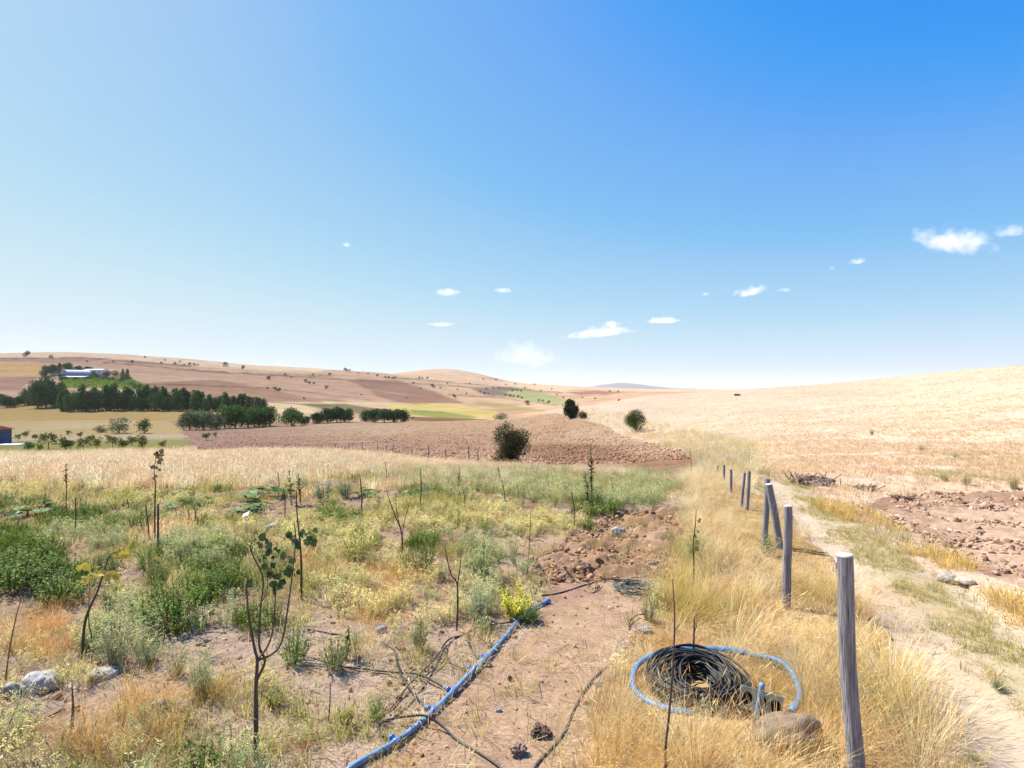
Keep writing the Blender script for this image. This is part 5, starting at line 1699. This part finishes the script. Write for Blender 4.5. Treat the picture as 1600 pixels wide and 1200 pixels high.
# unit trees (height 1 m); scaled per tree
CR = {
    'round': [crown_mesh(600 + i, 1.12, 1.0, .03, 22, 2800, .07) for i in range(4)],
    'bushy': [crown_mesh(620 + i, 1.1, 1.0, .0, 14, 900, .08) for i in range(3)],
    'poplar': [crown_mesh(640 + i, .42, 1.0, .06, 12, 900, .07, 'poplar') for i in range(4)],
    'cone': [crown_mesh(660 + i, .5, 1.0, .04, 14, 700, .07, 'cone') for i in range(2)],
    'young': [crown_mesh(680 + i, .75, 1.0, .22, 9, 420, .09) for i in range(4)],
    'dot': [crown_mesh(700 + i, 1.25, 1.0, .0, 8, 220, .17) for i in range(3)],
}
TR = {
    'round': [trunk_mesh(800 + i, 1.0, .035, 4, .35) for i in range(2)],
    'bushy': [trunk_mesh(810, .9, .02, 5, .35)],
    'poplar': [trunk_mesh(820, 1.0, .02, 0, .1)],
    'cone': [trunk_mesh(830, 1.0, .02, 0, .1)],
    'young': [trunk_mesh(840 + i, .85, .022, 4, .25) for i in range(2)],
}
_tk = [0]


def tree(px, py, h_px, kind, colr, label, cat='tree', group=None, name=None, wide=1.0, dmin=0.0, d=None, trunk=True, sink=0.0):
    if d is None:
        p = hit(px, py, dmin)
    else:
        X = (px - CX) * d / F; p = Vector((X, d, H1(X, d)))
    s = h_px * p.y / F
    i = _tk[0]; _tk[0] += 1
    rz = (i * 2.399) % 6.283
    names = {'round': 'tree', 'bushy': 'bush', 'poplar': 'poplar_tree', 'cone': 'conifer_tree', 'young': 'orchard_tree', 'dot': 'shrub'}
    if kind == 'dot':
        o = bpy.data.objects.new(name or 'shrub', CR['dot'][i % 3]); o.location = p - Vector((0, 0, s * .05)); o.scale = (s * wide, s * wide, s); o.rotation_euler = (0, 0, rz)
        o.color = (*colr, 1); link(o); return tag(o, label, cat, group)
    root = empty(name or names[kind], p - Vector((0, 0, sink * s)), label, cat, group, rz)
    root.scale = (s * wide, s * wide, s)
    c = bpy.data.objects.new('crown', CR[kind][i % len(CR[kind])]); q = 0.85 + 0.3 * ((i * 0.618) % 1)
    c.color = (colr[0] * q, colr[1] * q, colr[2] * q, 1); link(c, root)
    if trunk:
        t = bpy.data.objects.new('trunk', TR[kind][i % len(TR[kind])]); link(t, root)
    return root


DG, MG, GG, OG = (0.045, 0.085, 0.03), (0.075, 0.135, 0.038), (0.13, 0.17, 0.09), (0.13, 0.17, 0.045)
# three bushes on the near fields
def big_bush(px, py, h_px, w_px, colr, label, seed, n, L, d=None, name='bush', twigs=40):
    if d is None: p = hit(px, py)
    else:
        X = (px - CX) * d / F; p = Vector((X, d, H1(X, d)))
    h = h_px * p.y / F; w = w_px * p.y / F
    if name == 'bush' and px == 797: p = p - Vector((0, 0, .28))
    root = empty(name, p, label, 'bush')
    me = crown_mesh(seed, w * 1.0, h * .98, 0.0, 20, n, L)
    c = bpy.data.objects.new('foliage', me); c.color = (*colr, 1); link(c, root)
    r = random.Random(seed); tw = MB(); sh = MB()
    for i in range(twigs):
        a = r.uniform(0, 6.28); k = math.sqrt(r.random())
        e = Vector((math.cos(a) * k * w * .5, math.sin(a) * k * w * .5, h * r.uniform(.7, 1.05) * (1 - .3 * k)))
        tw.tube([(e.x * .1, e.y * .1, -.05), (e.x * .55, e.y * .55, e.z * .6), e], [.03 * h / 2, .016 * h / 2, .004], 5)
        for j in range(14):
            t = r.uniform(.55, 1.05)
            leaf_quad(sh, e * t + Vector((r.gauss(0, .02), r.gauss(0, .02), 0)), Vector((r.gauss(0, 1), r.gauss(0, 1), r.gauss(.6, .6))), Vector((0, 0, 1)), L, L * .5, (r.uniform(.8, 1.2),) * 3)
    tw.build('branches', M_TRUNK, root)
    o = sh.build('shoots', M_CROWN, root); o.color = (colr[0] * 1.2, colr[1] * 1.15, colr[2], 1)


big_bush(797, 736, 82, 82, (0.06, 0.066, 0.033), 'round dark bush standing at the far end of the garden grass', 900, 11000, .065, d=25.5, twigs=18)
big_bush(995, 675, 37, 44, (0.055, 0.085, 0.024), 'round green bush on the bank above the ploughed mound', 901, 6000, .10, twigs=16)
big_bush(892, 641, 30, 28, (0.045, 0.06, 0.026), 'small upright tree on the crest of the ploughed field', 902, 3200, .26, d=92, name='small_tree', twigs=24)
big_bush(910, 646, 12, 15, (0.16, 0.14, 0.06), 'small brownish bush beside the upright crest tree', 903, 900, .2, d=88, twigs=14)
big_bush(782, 655, 14, 28, (0.10, 0.12, 0.075), 'grey green bush peeping over the edge of the ploughed field', 904, 900, .25, d=175, twigs=12)

# round trees in the valley, behind the ploughed field
VT = [(296, 672, 32, 1.05, GG, 'greyish willow-like tree at the end of the valley tree row'), (318, 672, 34, 1.1, GG, 'greyish tree next to the willow-like end tree'), (338, 671, 27, .9, GG, 'low grey green tree in the gap of the row'),
      (352, 669, 37, 1.0, MG, 'tall green round tree at the start of the dense clump'), (368, 669, 39, 1.0, MG, 'highest round tree of the dense clump'), (388, 668, 37, 1.0, MG, 'green round tree in the middle of the dense clump'),
      (404, 667, 33, 1.0, MG, 'dark round tree near the end of the dense clump'), (421, 666, 32, 1.0, MG, 'last round tree of the dense clump'),
      (455, 666, 31, 1.15, MG, 'single round tree between clump and hedge'), (475, 664, 16, 1.2, DG, 'low bush at the foot of the single round tree'),
      (497, 662, 20, 1.3, DG, 'low round tree beginning the second clump'), (512, 661, 24, 1.2, DG, 'dark round tree in the second clump'), (527, 660, 26, 1.1, DG, 'higher round tree in the second clump'), (540, 660, 25, 1.1, DG, 'end tree of the second clump'),
      (572, 659, 20, 1.1, DG, 'first tree of the small far clump'), (586, 660, 22, 1.2, DG, 'second tree of the small far clump'), (600, 660, 23, 1.1, DG, 'middle tree of the small far clump'), (614, 660, 24, 1.1, DG, 'tallest tree of the small far clump'), (630, 659, 21, 1.1, DG, 'last tree of the small far clump')]
for x, y, h, w, c, lab in VT:
    tree(x, y, h, 'round', c, lab, group='round trees along the valley', wide=w)
# bushes on the yellow meadow
tree(186, 677, 26, 'bushy', GG, 'grey green bush on the yellow meadow, larger of two', 'bush', 'bushes on the meadow', wide=1.4)
tree(226, 677, 24, 'bushy', DG, 'dark round bush on the yellow meadow, smaller of two', 'bush', 'bushes on the meadow', wide=1.1)
tree(156, 676, 12, 'bushy', (0.10, 0.09, 0.05), 'low brownish bush beside the larger meadow bush', 'bush', 'bushes on the meadow', wide=1.6)
# young orchard trees
OT = [(40, 684, 14), (55, 688, 12), (68, 690, 15), (76, 702, 26), (103, 706, 30), (45, 706, 20), (62, 706, 14), (130, 706, 22), (125, 684, 12), (142, 694, 18), (152, 702, 20), (176, 700, 18), (192, 703, 24), (206, 696, 18), (222, 704, 26), (107, 682, 10), (254, 700, 15), (323, 688, 15), (336, 684, 10), (28, 690, 12), (170, 690, 14)]
for k, (x, y, h) in enumerate(OT):
    c = [OG, MG, (0.16, 0.17, 0.05), (0.12, 0.14, 0.05)][k % 4]
    big = h >= 24
    tree(x, y, h, 'young', c, 'larger leafy young orchard tree below the shed' if big else 'small young orchard tree on the slope below the meadow', 'tree', 'young trees in the orchard', wide=1.25)

# poplar row in front of the farm
rp = random.Random(21)
k = 0
x = 98.0
while x < 413:
    t = (x - 98) / 315
    y = 641 + 3.5 * math.sin(t * 2.6)
    h = (36 if x < 230 else 34 - 10 * (x - 230) / 185) * rp.uniform(.80, 1.14)
    if x > 390: y = 640
    pk = 'round' if rp.random() < .45 else 'poplar'
    tree(x, y, h * (.92 if pk == 'round' else 1), pk, (0.055, 0.115, 0.036), 'slim dark poplar in the long row below the farm' if pk == 'poplar' else 'fuller dark tree between slim poplars in the long row below the farm', group='poplars in a row below the farm', wide=.62 if pk == 'round' else 1.35, name='poplar_tree', d=238 + rp.uniform(-4, 4) + 20 * t)
    x += rp.uniform(5.2, 7.2)
# darker trees behind and beside the poplars
BT = [(60, 636, 45, 'round', .75), (72, 634, 52, 'round', .7), (88, 634, 44, 'round', .7), (45, 640, 28, 'round', 1.0), (34, 628, 14, 'bushy', 1.3), (10, 632, 20, 'round', 1.1), (22, 638, 18, 'round', 1.2), (50, 640, 22, 'bushy', 1.2), (66, 641, 20, 'bushy', 1.2), (85, 641, 17, 'bushy', 1.3), (14, 640, 13, 'bushy', 1.5), (-8, 634, 24, 'round', 1.1),
      (3, 610, 12, 'bushy', 1.5), (255, 622, 20, 'round', 1.1), (270, 622, 20, 'round', 1.1), (264, 626, 24, 'round', 1.0), (240, 622, 18, 'round', 1.1), (2, 641, 12, 'bushy', 1.2)]
for k, (x, y, h, kd, w) in enumerate(BT):
    tree(x, y, h, kd, DG if kd == 'round' else (0.05, 0.085, 0.035), 'dark broad tree crowding round the poplar row', group='dark trees round the farm', wide=w, d=258 + (k * 7) % 30)
# trees round the buildings
FT = [(97, 594, 10, 'round', 1.1), (118, 596, 8, 'round', 1.3), (147, 590, 9, 'round', 1.2), (165, 588, 9, 'round', 1.3), (100, 596, 9, 'round', 1.2), (133, 594, 7, 'bushy', 1.6), (158, 584, 8, 'round', 1.4), (112, 583, 6, 'round', 1.3), (144, 586, 7, 'bushy', 1.5), (72, 590, 18, 'round', 1.0), (82, 588, 17, 'round', 1.0), (93, 589, 20, 'cone', 1.3), (105, 588, 17, 'cone', 1.4), (106, 580, 14, 'round', 1.3), (124, 577, 8, 'round', 1.6), (138, 577, 8, 'round', 1.8), (168, 584, 10, 'bushy', 1.4), (180, 586, 10, 'bushy', 1.4), (192, 588, 14, 'cone', 1.3), (199, 592, 18, 'cone', 1.2), (195, 594, 14, 'bushy', 1.2), (150, 592, 10, 'bushy', 1.8), (162, 593, 10, 'bushy', 1.8), (176, 595, 9, 'bushy', 1.8), (140, 594, 8, 'bushy', 1.8), (188, 597, 10, 'bushy', 1.5), (206, 602, 9, 'bushy', 1.5), (216, 608, 10, 'bushy', 1.5)]
for k, (x, y, h, kd, w) in enumerate(FT):
    tree(x, y, h, kd, DG if kd != 'bushy' else (0.045, 0.08, 0.035), {'cone': 'dark pointed conifer beside the farm buildings', 'round': 'dark leafy tree close round the farm buildings', 'bushy': 'low green tree below the farm buildings'}[kd], group='trees at the farm', wide=w, d=float(np.interp(y, [579, 602, 611], [500, 400, 370])))

# green vine rows of the terrace between poplars and farm
gv = MB(); rv = random.Random(4)
for row in range(16):
    d = 385 + row * 4.2
    xa, xb = 94 + row * 0.6, 236 - row * 2.2
    X0, X1 = (xa - CX) * d / F, (xb - CX) * d / F
    n = 150
    for i in range(n):
        X = X0 + (X1 - X0) * (i + rv.random()) / n; z = H1(X, d)
        kq = rv.uniform(.75, 1.25) * (1.0 if row % 3 else 1.5)
        for j in range(3):
            leaf_quad(gv, Vector((X + rv.gauss(0, .4), d + rv.gauss(0, .7), z + rv.uniform(.1, 1.9))), Vector((rv.gauss(0, 1), rv.gauss(0, 1), rv.gauss(.3, .7))), Vector((0, 0, 1)), 1.1, .8, (kq * rv.uniform(.9, 1.2), kq, kq * .8))
o = gv.build('vineyard_foliage', M_CROWN); o.color = (0.11, 0.185, 0.03, 1); o['kind'] = 'stuff'; o['label'] = 'green rows of crop on the terrace below the farm'

# scattered shrubs on the far slopes: (x, y, height px)
DOTS = [(41, 558, 11, 'broad dark tree standing on the hill crest'), (80, 560, 6, 'dark round shrub near the crest tree'), (136, 566, 3, ''), (170, 551, 3, ''), (179, 551, 3, ''), (177, 566, 3, ''), (207, 567, 5, 'round shrub above the farm'), (226, 559, 3, ''), (252, 568, 3, ''), (258, 564, 3, ''), (273, 569, 4, ''), (281, 566, 3, ''), (281, 559, 3, ''), (288, 571, 3, ''), (296, 571, 5, ''), (303, 571, 4, ''), (309, 571, 3, ''), (352, 573, 8, 'dark round tree on the skyline ridge'), (379, 577, 7, 'thin-stemmed tree on the skyline ridge'), (420, 593, 6, ''), (430, 610, 6, ''), (436, 612, 7, ''), (418, 608, 4, ''), (446, 587, 4, ''), (420, 592, 5, ''), (455, 590, 3, ''), (478, 598, 6, 'shrub in the line halfway up the slope'), (484, 600, 5, ''), (490, 600, 4, ''), (510, 608, 6, 'round shrub on the mid slope'), (475, 624, 4, ''), (489, 587, 4, ''), (515, 587, 5, ''), (540, 581, 7, 'dark shrub on the skyline above the brown field'), (546, 580, 4, ''), (575, 585, 3, ''), (564, 618, 3, ''), (590, 588, 4, ''), (602, 590, 3, ''), (607, 591, 4, ''), (615, 592, 4, ''), (635, 623, 3, ''), (646, 600, 4, ''), (655, 592, 4, ''), (660, 592, 3, ''), (668, 592, 4, ''), (675, 604, 5, 'shrub by the field line under the round hill'), (678, 606, 4, ''), (657, 608, 3, ''), (688, 607, 3, ''), (699, 600, 3, ''), (710, 622, 7, 'round shrub on the pale field in the valley'), (729, 616, 3, ''), (755, 594, 3, ''), (734, 601, 3, ''), (715, 610, 3, ''), (775, 594, 3, ''), (790, 602, 3, ''), (805, 601, 3, ''), (824, 633, 8, 'grey green round shrub on the green valley field'), (857, 631, 6, 'dark shrub at the end of the green valley field'), (842, 627, 4, ''), (848, 628, 4, ''), (790, 619, 4, ''), (797, 620, 5, ''), (803, 621, 4, ''), (810, 622, 5, ''), (815, 623, 4, ''), (757, 616, 4, ''), (763, 616, 3, ''), (750, 613, 3, ''), (801, 612, 4, ''), (808, 611, 3, ''), (814, 612, 3, ''), (780, 608, 3, ''), (770, 607, 3, ''), (760, 609, 3, ''), (835, 602, 3, ''), (862, 609, 3, ''), (953, 612, 3, ''), (966, 613, 3, ''), (967, 627, 4, ''), (910, 622, 3, ''), (548, 657, 4, ''), (645, 655, 4, ''), (618, 590, 2.5, ''), (560, 584, 2.5, ''), (520, 576, 2.5, ''), (458, 667, 5, ''), (930, 624, 3, ''), (870, 618, 3, ''), (880, 622, 3, ''), (845, 612, 3, ''), (820, 607, 3, '')]
for x, y, h, lab in DOTS:
    tree(x, y, h, 'dot', DG if h > 3.5 else (0.05, 0.065, 0.035), lab or 'small dark shrub dotted on the far slopes', 'shrub', 'shrubs dotted over the far slopes', dmin=140, wide=1.0 if h > 5 else 1.15)


# ------------------------------------------------------------------ buildings
def px_w(px, d): return px * d / F


def barn():
    d = 455.0; p = Vector(((119 - CX) * d / F, d, CAMZ - (590.5 - YH) * d / F))
    root = empty('barn', p, 'blue farm shed with a pale arched roof among dark trees', 'barn', rz=math.radians(-28))
    W, Dp, Hh, A = 9.0, 16.0, 3.6, 2.2
    mb = MB(); n = 14
    prof = [(-W / 2, -2.5), (-W / 2, Hh)] + [(-W / 2 * math.cos(math.pi * k / n), Hh + A * math.sin(math.pi * k / n)) for k in range(1, n)] + [(W / 2, Hh), (W / 2, -2.5)]
    m = len(prof)
    vs = [(x, -Dp / 2, z) for x, z in prof] + [(x, Dp / 2, z) for x, z in prof]
    mb.add(vs, [tuple(range(m)), tuple(reversed(range(m, 2 * m))), (0, m, m + 1, 1), (m - 1, m - 2, 2 * m - 2, 2 * m - 1)])
    mb.build('wall', M_WBLUE, root)
    rf_ = MB(); r1 = []; r2 = []
    for k in range(n + 1):
        a = math.pi * k / n
        r1.append((-(W / 2 + .25) * math.cos(a), Hh + .02 + (A + .2) * math.sin(a))); r2.append((-(W / 2 + .45) * math.cos(a), Hh + .02 + (A + .4) * math.sin(a)))
    y0, y1 = -Dp / 2 - .4, Dp / 2 + .4
    vs = [(x, y0, z) for x, z in r1] + [(x, y0, z) for x, z in r2] + [(x, y1, z) for x, z in r1] + [(x, y1, z) for x, z in r2]
    q = n + 1
    fs = []
    for k in range(n):
        fs += [(k, k + 1, q + k + 1, q + k), (q + k, q + k + 1, 3 * q + k + 1, 3 * q + k), (2 * q + k, 3 * q + k, 3 * q + k + 1, 2 * q + k + 1), (k, 2 * q + k, 2 * q + k + 1, k + 1)]
    rf_.add(vs, fs); rf_.build('roof', M_WWHITE, root)
    mb = MB(); mb.box((-1.8, -Dp / 2 - .08, -1), (1.8, -Dp / 2 + .05, 2.9)); mb.build('door', M_WNAVY, root)
    # lower annex
    mb = MB(); mb.box((W / 2 + .02, -Dp / 2 + 1, -2.5), (W / 2 + 7, Dp / 2 - 2, 2.6)); mb.build('annex', M_WBLUE, root)
    mb = MB(); mb.box((W / 2 + .02, -Dp / 2 + .7, 2.602), (W / 2 + 7.4, Dp / 2 - 1.7, 2.9)); mb.build('annex_roof', M_WGREY, root)
    for k in range(3):
        mb = MB(); x = W / 2 + 1.0 + k * 2.1; mb.box((x, -Dp / 2 + .93, .6), (x + 1.3, -Dp / 2 + 1.05, 1.8)); mb.build('window', M_GLASS, root)


barn()


def long_house(px, py_top, w_px, h_px, d, label, name, wallm, roofm, depth=7.0, rz=0.0, pitch=.25, wins=4):
    X = (px - CX) * d / F; w = px_w(w_px, d); h = px_w(h_px, d); ztop = CAMZ - (py_top - YH) * d / F
    p = Vector((X, d, ztop - h)); root = empty(name, p, label, 'building', rz=rz)
    mb = MB(); mb.box((-w / 2, -depth / 2, -4), (w / 2, depth / 2, h * .72)); mb.build('wall', wallm, root)
    z0 = h * .722; z1 = h
    r = MB(); e = .3
    r.add([(-w / 2 - e, -depth / 2 - e, z0), (w / 2 + e, -depth / 2 - e, z0), (w / 2 + e, 0, z1), (-w / 2 - e, 0, z1), (w / 2 + e, depth / 2 + e, z0), (-w / 2 - e, depth / 2 + e, z0)],
          [(0, 1, 2, 3), (3, 2, 4, 5), (0, 3, 5), (1, 4, 2), (0, 5, 4, 1)])
    r.build('roof', roofm, root)
    for k in range(wins):
        x = -w / 2 + w * (k + .5) / wins
        mb = MB(); mb.box((x - .5, -depth / 2 - .06, h * .2), (x + .5, -depth / 2 + .04, h * .55)); mb.build('window', M_GLASS, root)


long_house(150, 576.5, 28, 6.5, 474, 'long white farm building with pale roof behind the blue shed', 'farm_building', M_WWHITE, M_WWHITE, 8)
long_house(116, 587.6, 44, 4.4, 436, 'long low white building in front of the blue shed', 'low_farm_building', M_WWHITE, M_WWHITE, 6, wins=7)
long_house(83, 583, 8, 5, 470, 'small pale hut between dark farm trees', 'hut', M_WWHITE, M_WGREY, 6, wins=1)


def shed():
    d = 90.0; X = (-20 - CX) * d / F; z = CAMZ - (697 - YH) * d / F; z = H1(X, d)
    p = Vector((X, d, z)); root = empty('shed', p, 'dark blue shed with a red roof at the edge of the orchard', 'shed', rz=math.radians(-25))
    mb = MB(); mb.box((-2.2, -2.2, -1), (2.2, 2.2, 2.35)); mb.build('wall', M_WNAVY, root)
    r = MB(); e = .4
    r.add([(-2.2 - e, -2.2 - e, 2.36), (2.2 + e, -2.2 - e, 2.36), (2.2 + e, 2.2 + e, 2.36), (-2.2 - e, 2.2 + e, 2.36), (-2.2 - e, 0, 3.1), (2.2 + e, 0, 3.1)],
          [(0, 1, 5, 4), (4, 5, 2, 3), (0, 4, 3), (1, 2, 5), (0, 3, 2, 1)])
    r.build('roof', M_RROOF, root)
    mb = MB(); mb.box((-.45, -2.26, 0), (.45, -2.15, 1.95)); dd = mb.build('door', M_WGREY, root)
    mb = MB(); mb.box((1.0, -2.26, .9), (1.8, -2.15, 1.7)); w_ = mb.build('window', M_GLASS, root)
    mb = MB(); mb.box((2.205, -1.0, .9), (2.27, -.1, 1.7)); mb.build('window', M_GLASS, root)
    q = hit(16, 696); mb = MB(); mb.box((-1.8, -1.2, -.3), (1.8, 1.2, .18)); o = mb.build('concrete_slab', M_CONC, None, q); tag(o, 'pale concrete slab on the ground beside the dark blue shed', 'slab')


shed()

# ------------------------------------------------------------------ clouds
def cloud_mat(dens, sc_, off):
    m, nt, out = new_mat('cloud_vapour')
    L = nt.links.new
    tc = N(nt, 'ShaderNodeTexCoord'); mp = N(nt, 'ShaderNodeMapping'); mp.inputs['Location'].default_value = (off, off * 1.7, 0); mp.inputs['Scale'].default_value = sc_
    L(tc.outputs['Object'], mp.inputs[0])
    n = N(nt, 'ShaderNodeTexNoise', inp={'Scale': 1.0, 'Detail': 7.0, 'Roughness': 0.62}); L(mp.outputs[0], n.inputs['Vector'])
    ln = N(nt, 'ShaderNodeVectorMath', operation='LENGTH'); L(tc.outputs['Object'], ln.inputs[0])
    fall = N(nt, 'ShaderNodeMapRange', inp={'From Min': 0.15, 'From Max': 1.0, 'To Min': 0.16, 'To Max': -0.22}); L(ln.outputs['Value'], fall.inputs[0])
    ad = N(nt, 'ShaderNodeMath', operation='ADD'); L(n.outputs[0], ad.inputs[0]); L(fall.outputs[0], ad.inputs[1])
    mr = N(nt, 'ShaderNodeMapRange', inp={'From Min': 0.46, 'From Max': 0.72, 'To Min': 0.0, 'To Max': dens}); L(ad.outputs[0], mr.inputs[0])
    pv = N(nt, 'ShaderNodeVolumePrincipled'); pv.inputs['Color'].default_value = (1, 1, 1, 1); pv.inputs['Anisotropy'].default_value = 0.3
    L(mr.outputs[0], pv.inputs['Density']); L(pv.outputs[0], out.inputs['Volume'])
    return m


CL = [(1487, 379, 132, 34, 1.0, 'largest white cloud, above the stubble hill', 10), (1578, 362, 60, 18, .5, 'wispy cloud beside the largest one', -6), (1340, 409, 32, 9, .6, 'small white cloud between the largest and the slanting one', 0), (1300, 419, 12, 5, .4, 'tiny cloud puff under the small white cloud', 0),
      (1173, 456, 58, 15, .8, 'slanting white cloud over the track', -10), (1226, 453, 24, 7, .4, 'faint wisp next to the slanting cloud', 0), (1102, 460, 16, 6, .4, 'tiny faint wisp before the slanting cloud', 0), (955, 507, 32, 10, .8, 'small bright cloud above the long thin cloud', 0),
      (936, 520, 120, 14, .5, 'long thin cloud low over the valley', -5), (1036, 501, 58, 9, .8, 'flat bright cloud above the far mountain', 0), (699, 457, 42, 11, .8, 'small white cloud over the brown hillside', 0), (786, 454, 32, 7, .6, 'small flat cloud over the round hill', 0),
      (541, 383, 17, 6, .7, 'highest small cloud, alone in the sky', 0), (690, 507, 46, 6, .35, 'faint thin cloud under the small white one', 0), (822, 557, 120, 36, .42, 'broad faint cloud rising at the horizon', 0)]
for i, (x, y, w, h, k, lab, slant) in enumerate(CL):
    d = 1500.0 * F / (YH - y)
    c = at(x, y, d); Wm, Hm = w * d / F, h * d / F
    r = random.Random(40 + i)
    bm = bmesh.new(); bmesh.ops.create_icosphere(bm, subdivisions=4, radius=1.0)
    lob = [(Vector((r.uniform(-1, 1), r.uniform(-.6, .6), r.uniform(-.1, .5))), r.uniform(.25, .5)) for _ in range(9)]
    from mathutils import noise as mn
    for v in bm.verts:
        q = v.co.copy(); f_ = .72 + .3 * mn.noise(q * 2.2 + Vector((i * 7, 0, 0))) + .18 * mn.noise(q * 5 + Vector((0, i * 3, 0)))
        if q.z < 0: f_ *= 1.0; q.z *= .6
        v.co = q * f_
    mb = MB(); ix = {v: j for j, v in enumerate(bm.verts)}
    mb.add([v.co for v in bm.verts], [[ix[v] for v in f.verts] for f in bm.faces], smooth=True); bm.free()
    asp = max(1.0, Wm / Hm)
    o = mb.build('cloud', cloud_mat(0.85 * k / Hm, (1.1 * min(asp, 5), 1.2 * min(asp, 5) * .6, 1.6), i * 5.3), None, c)
    o.scale = (Wm * .72, Wm * .42, Hm * 1.0)
    o.rotation_euler = (0, math.radians(slant), 0)
    tag(o, lab, 'cloud', 'small clouds in the sky')
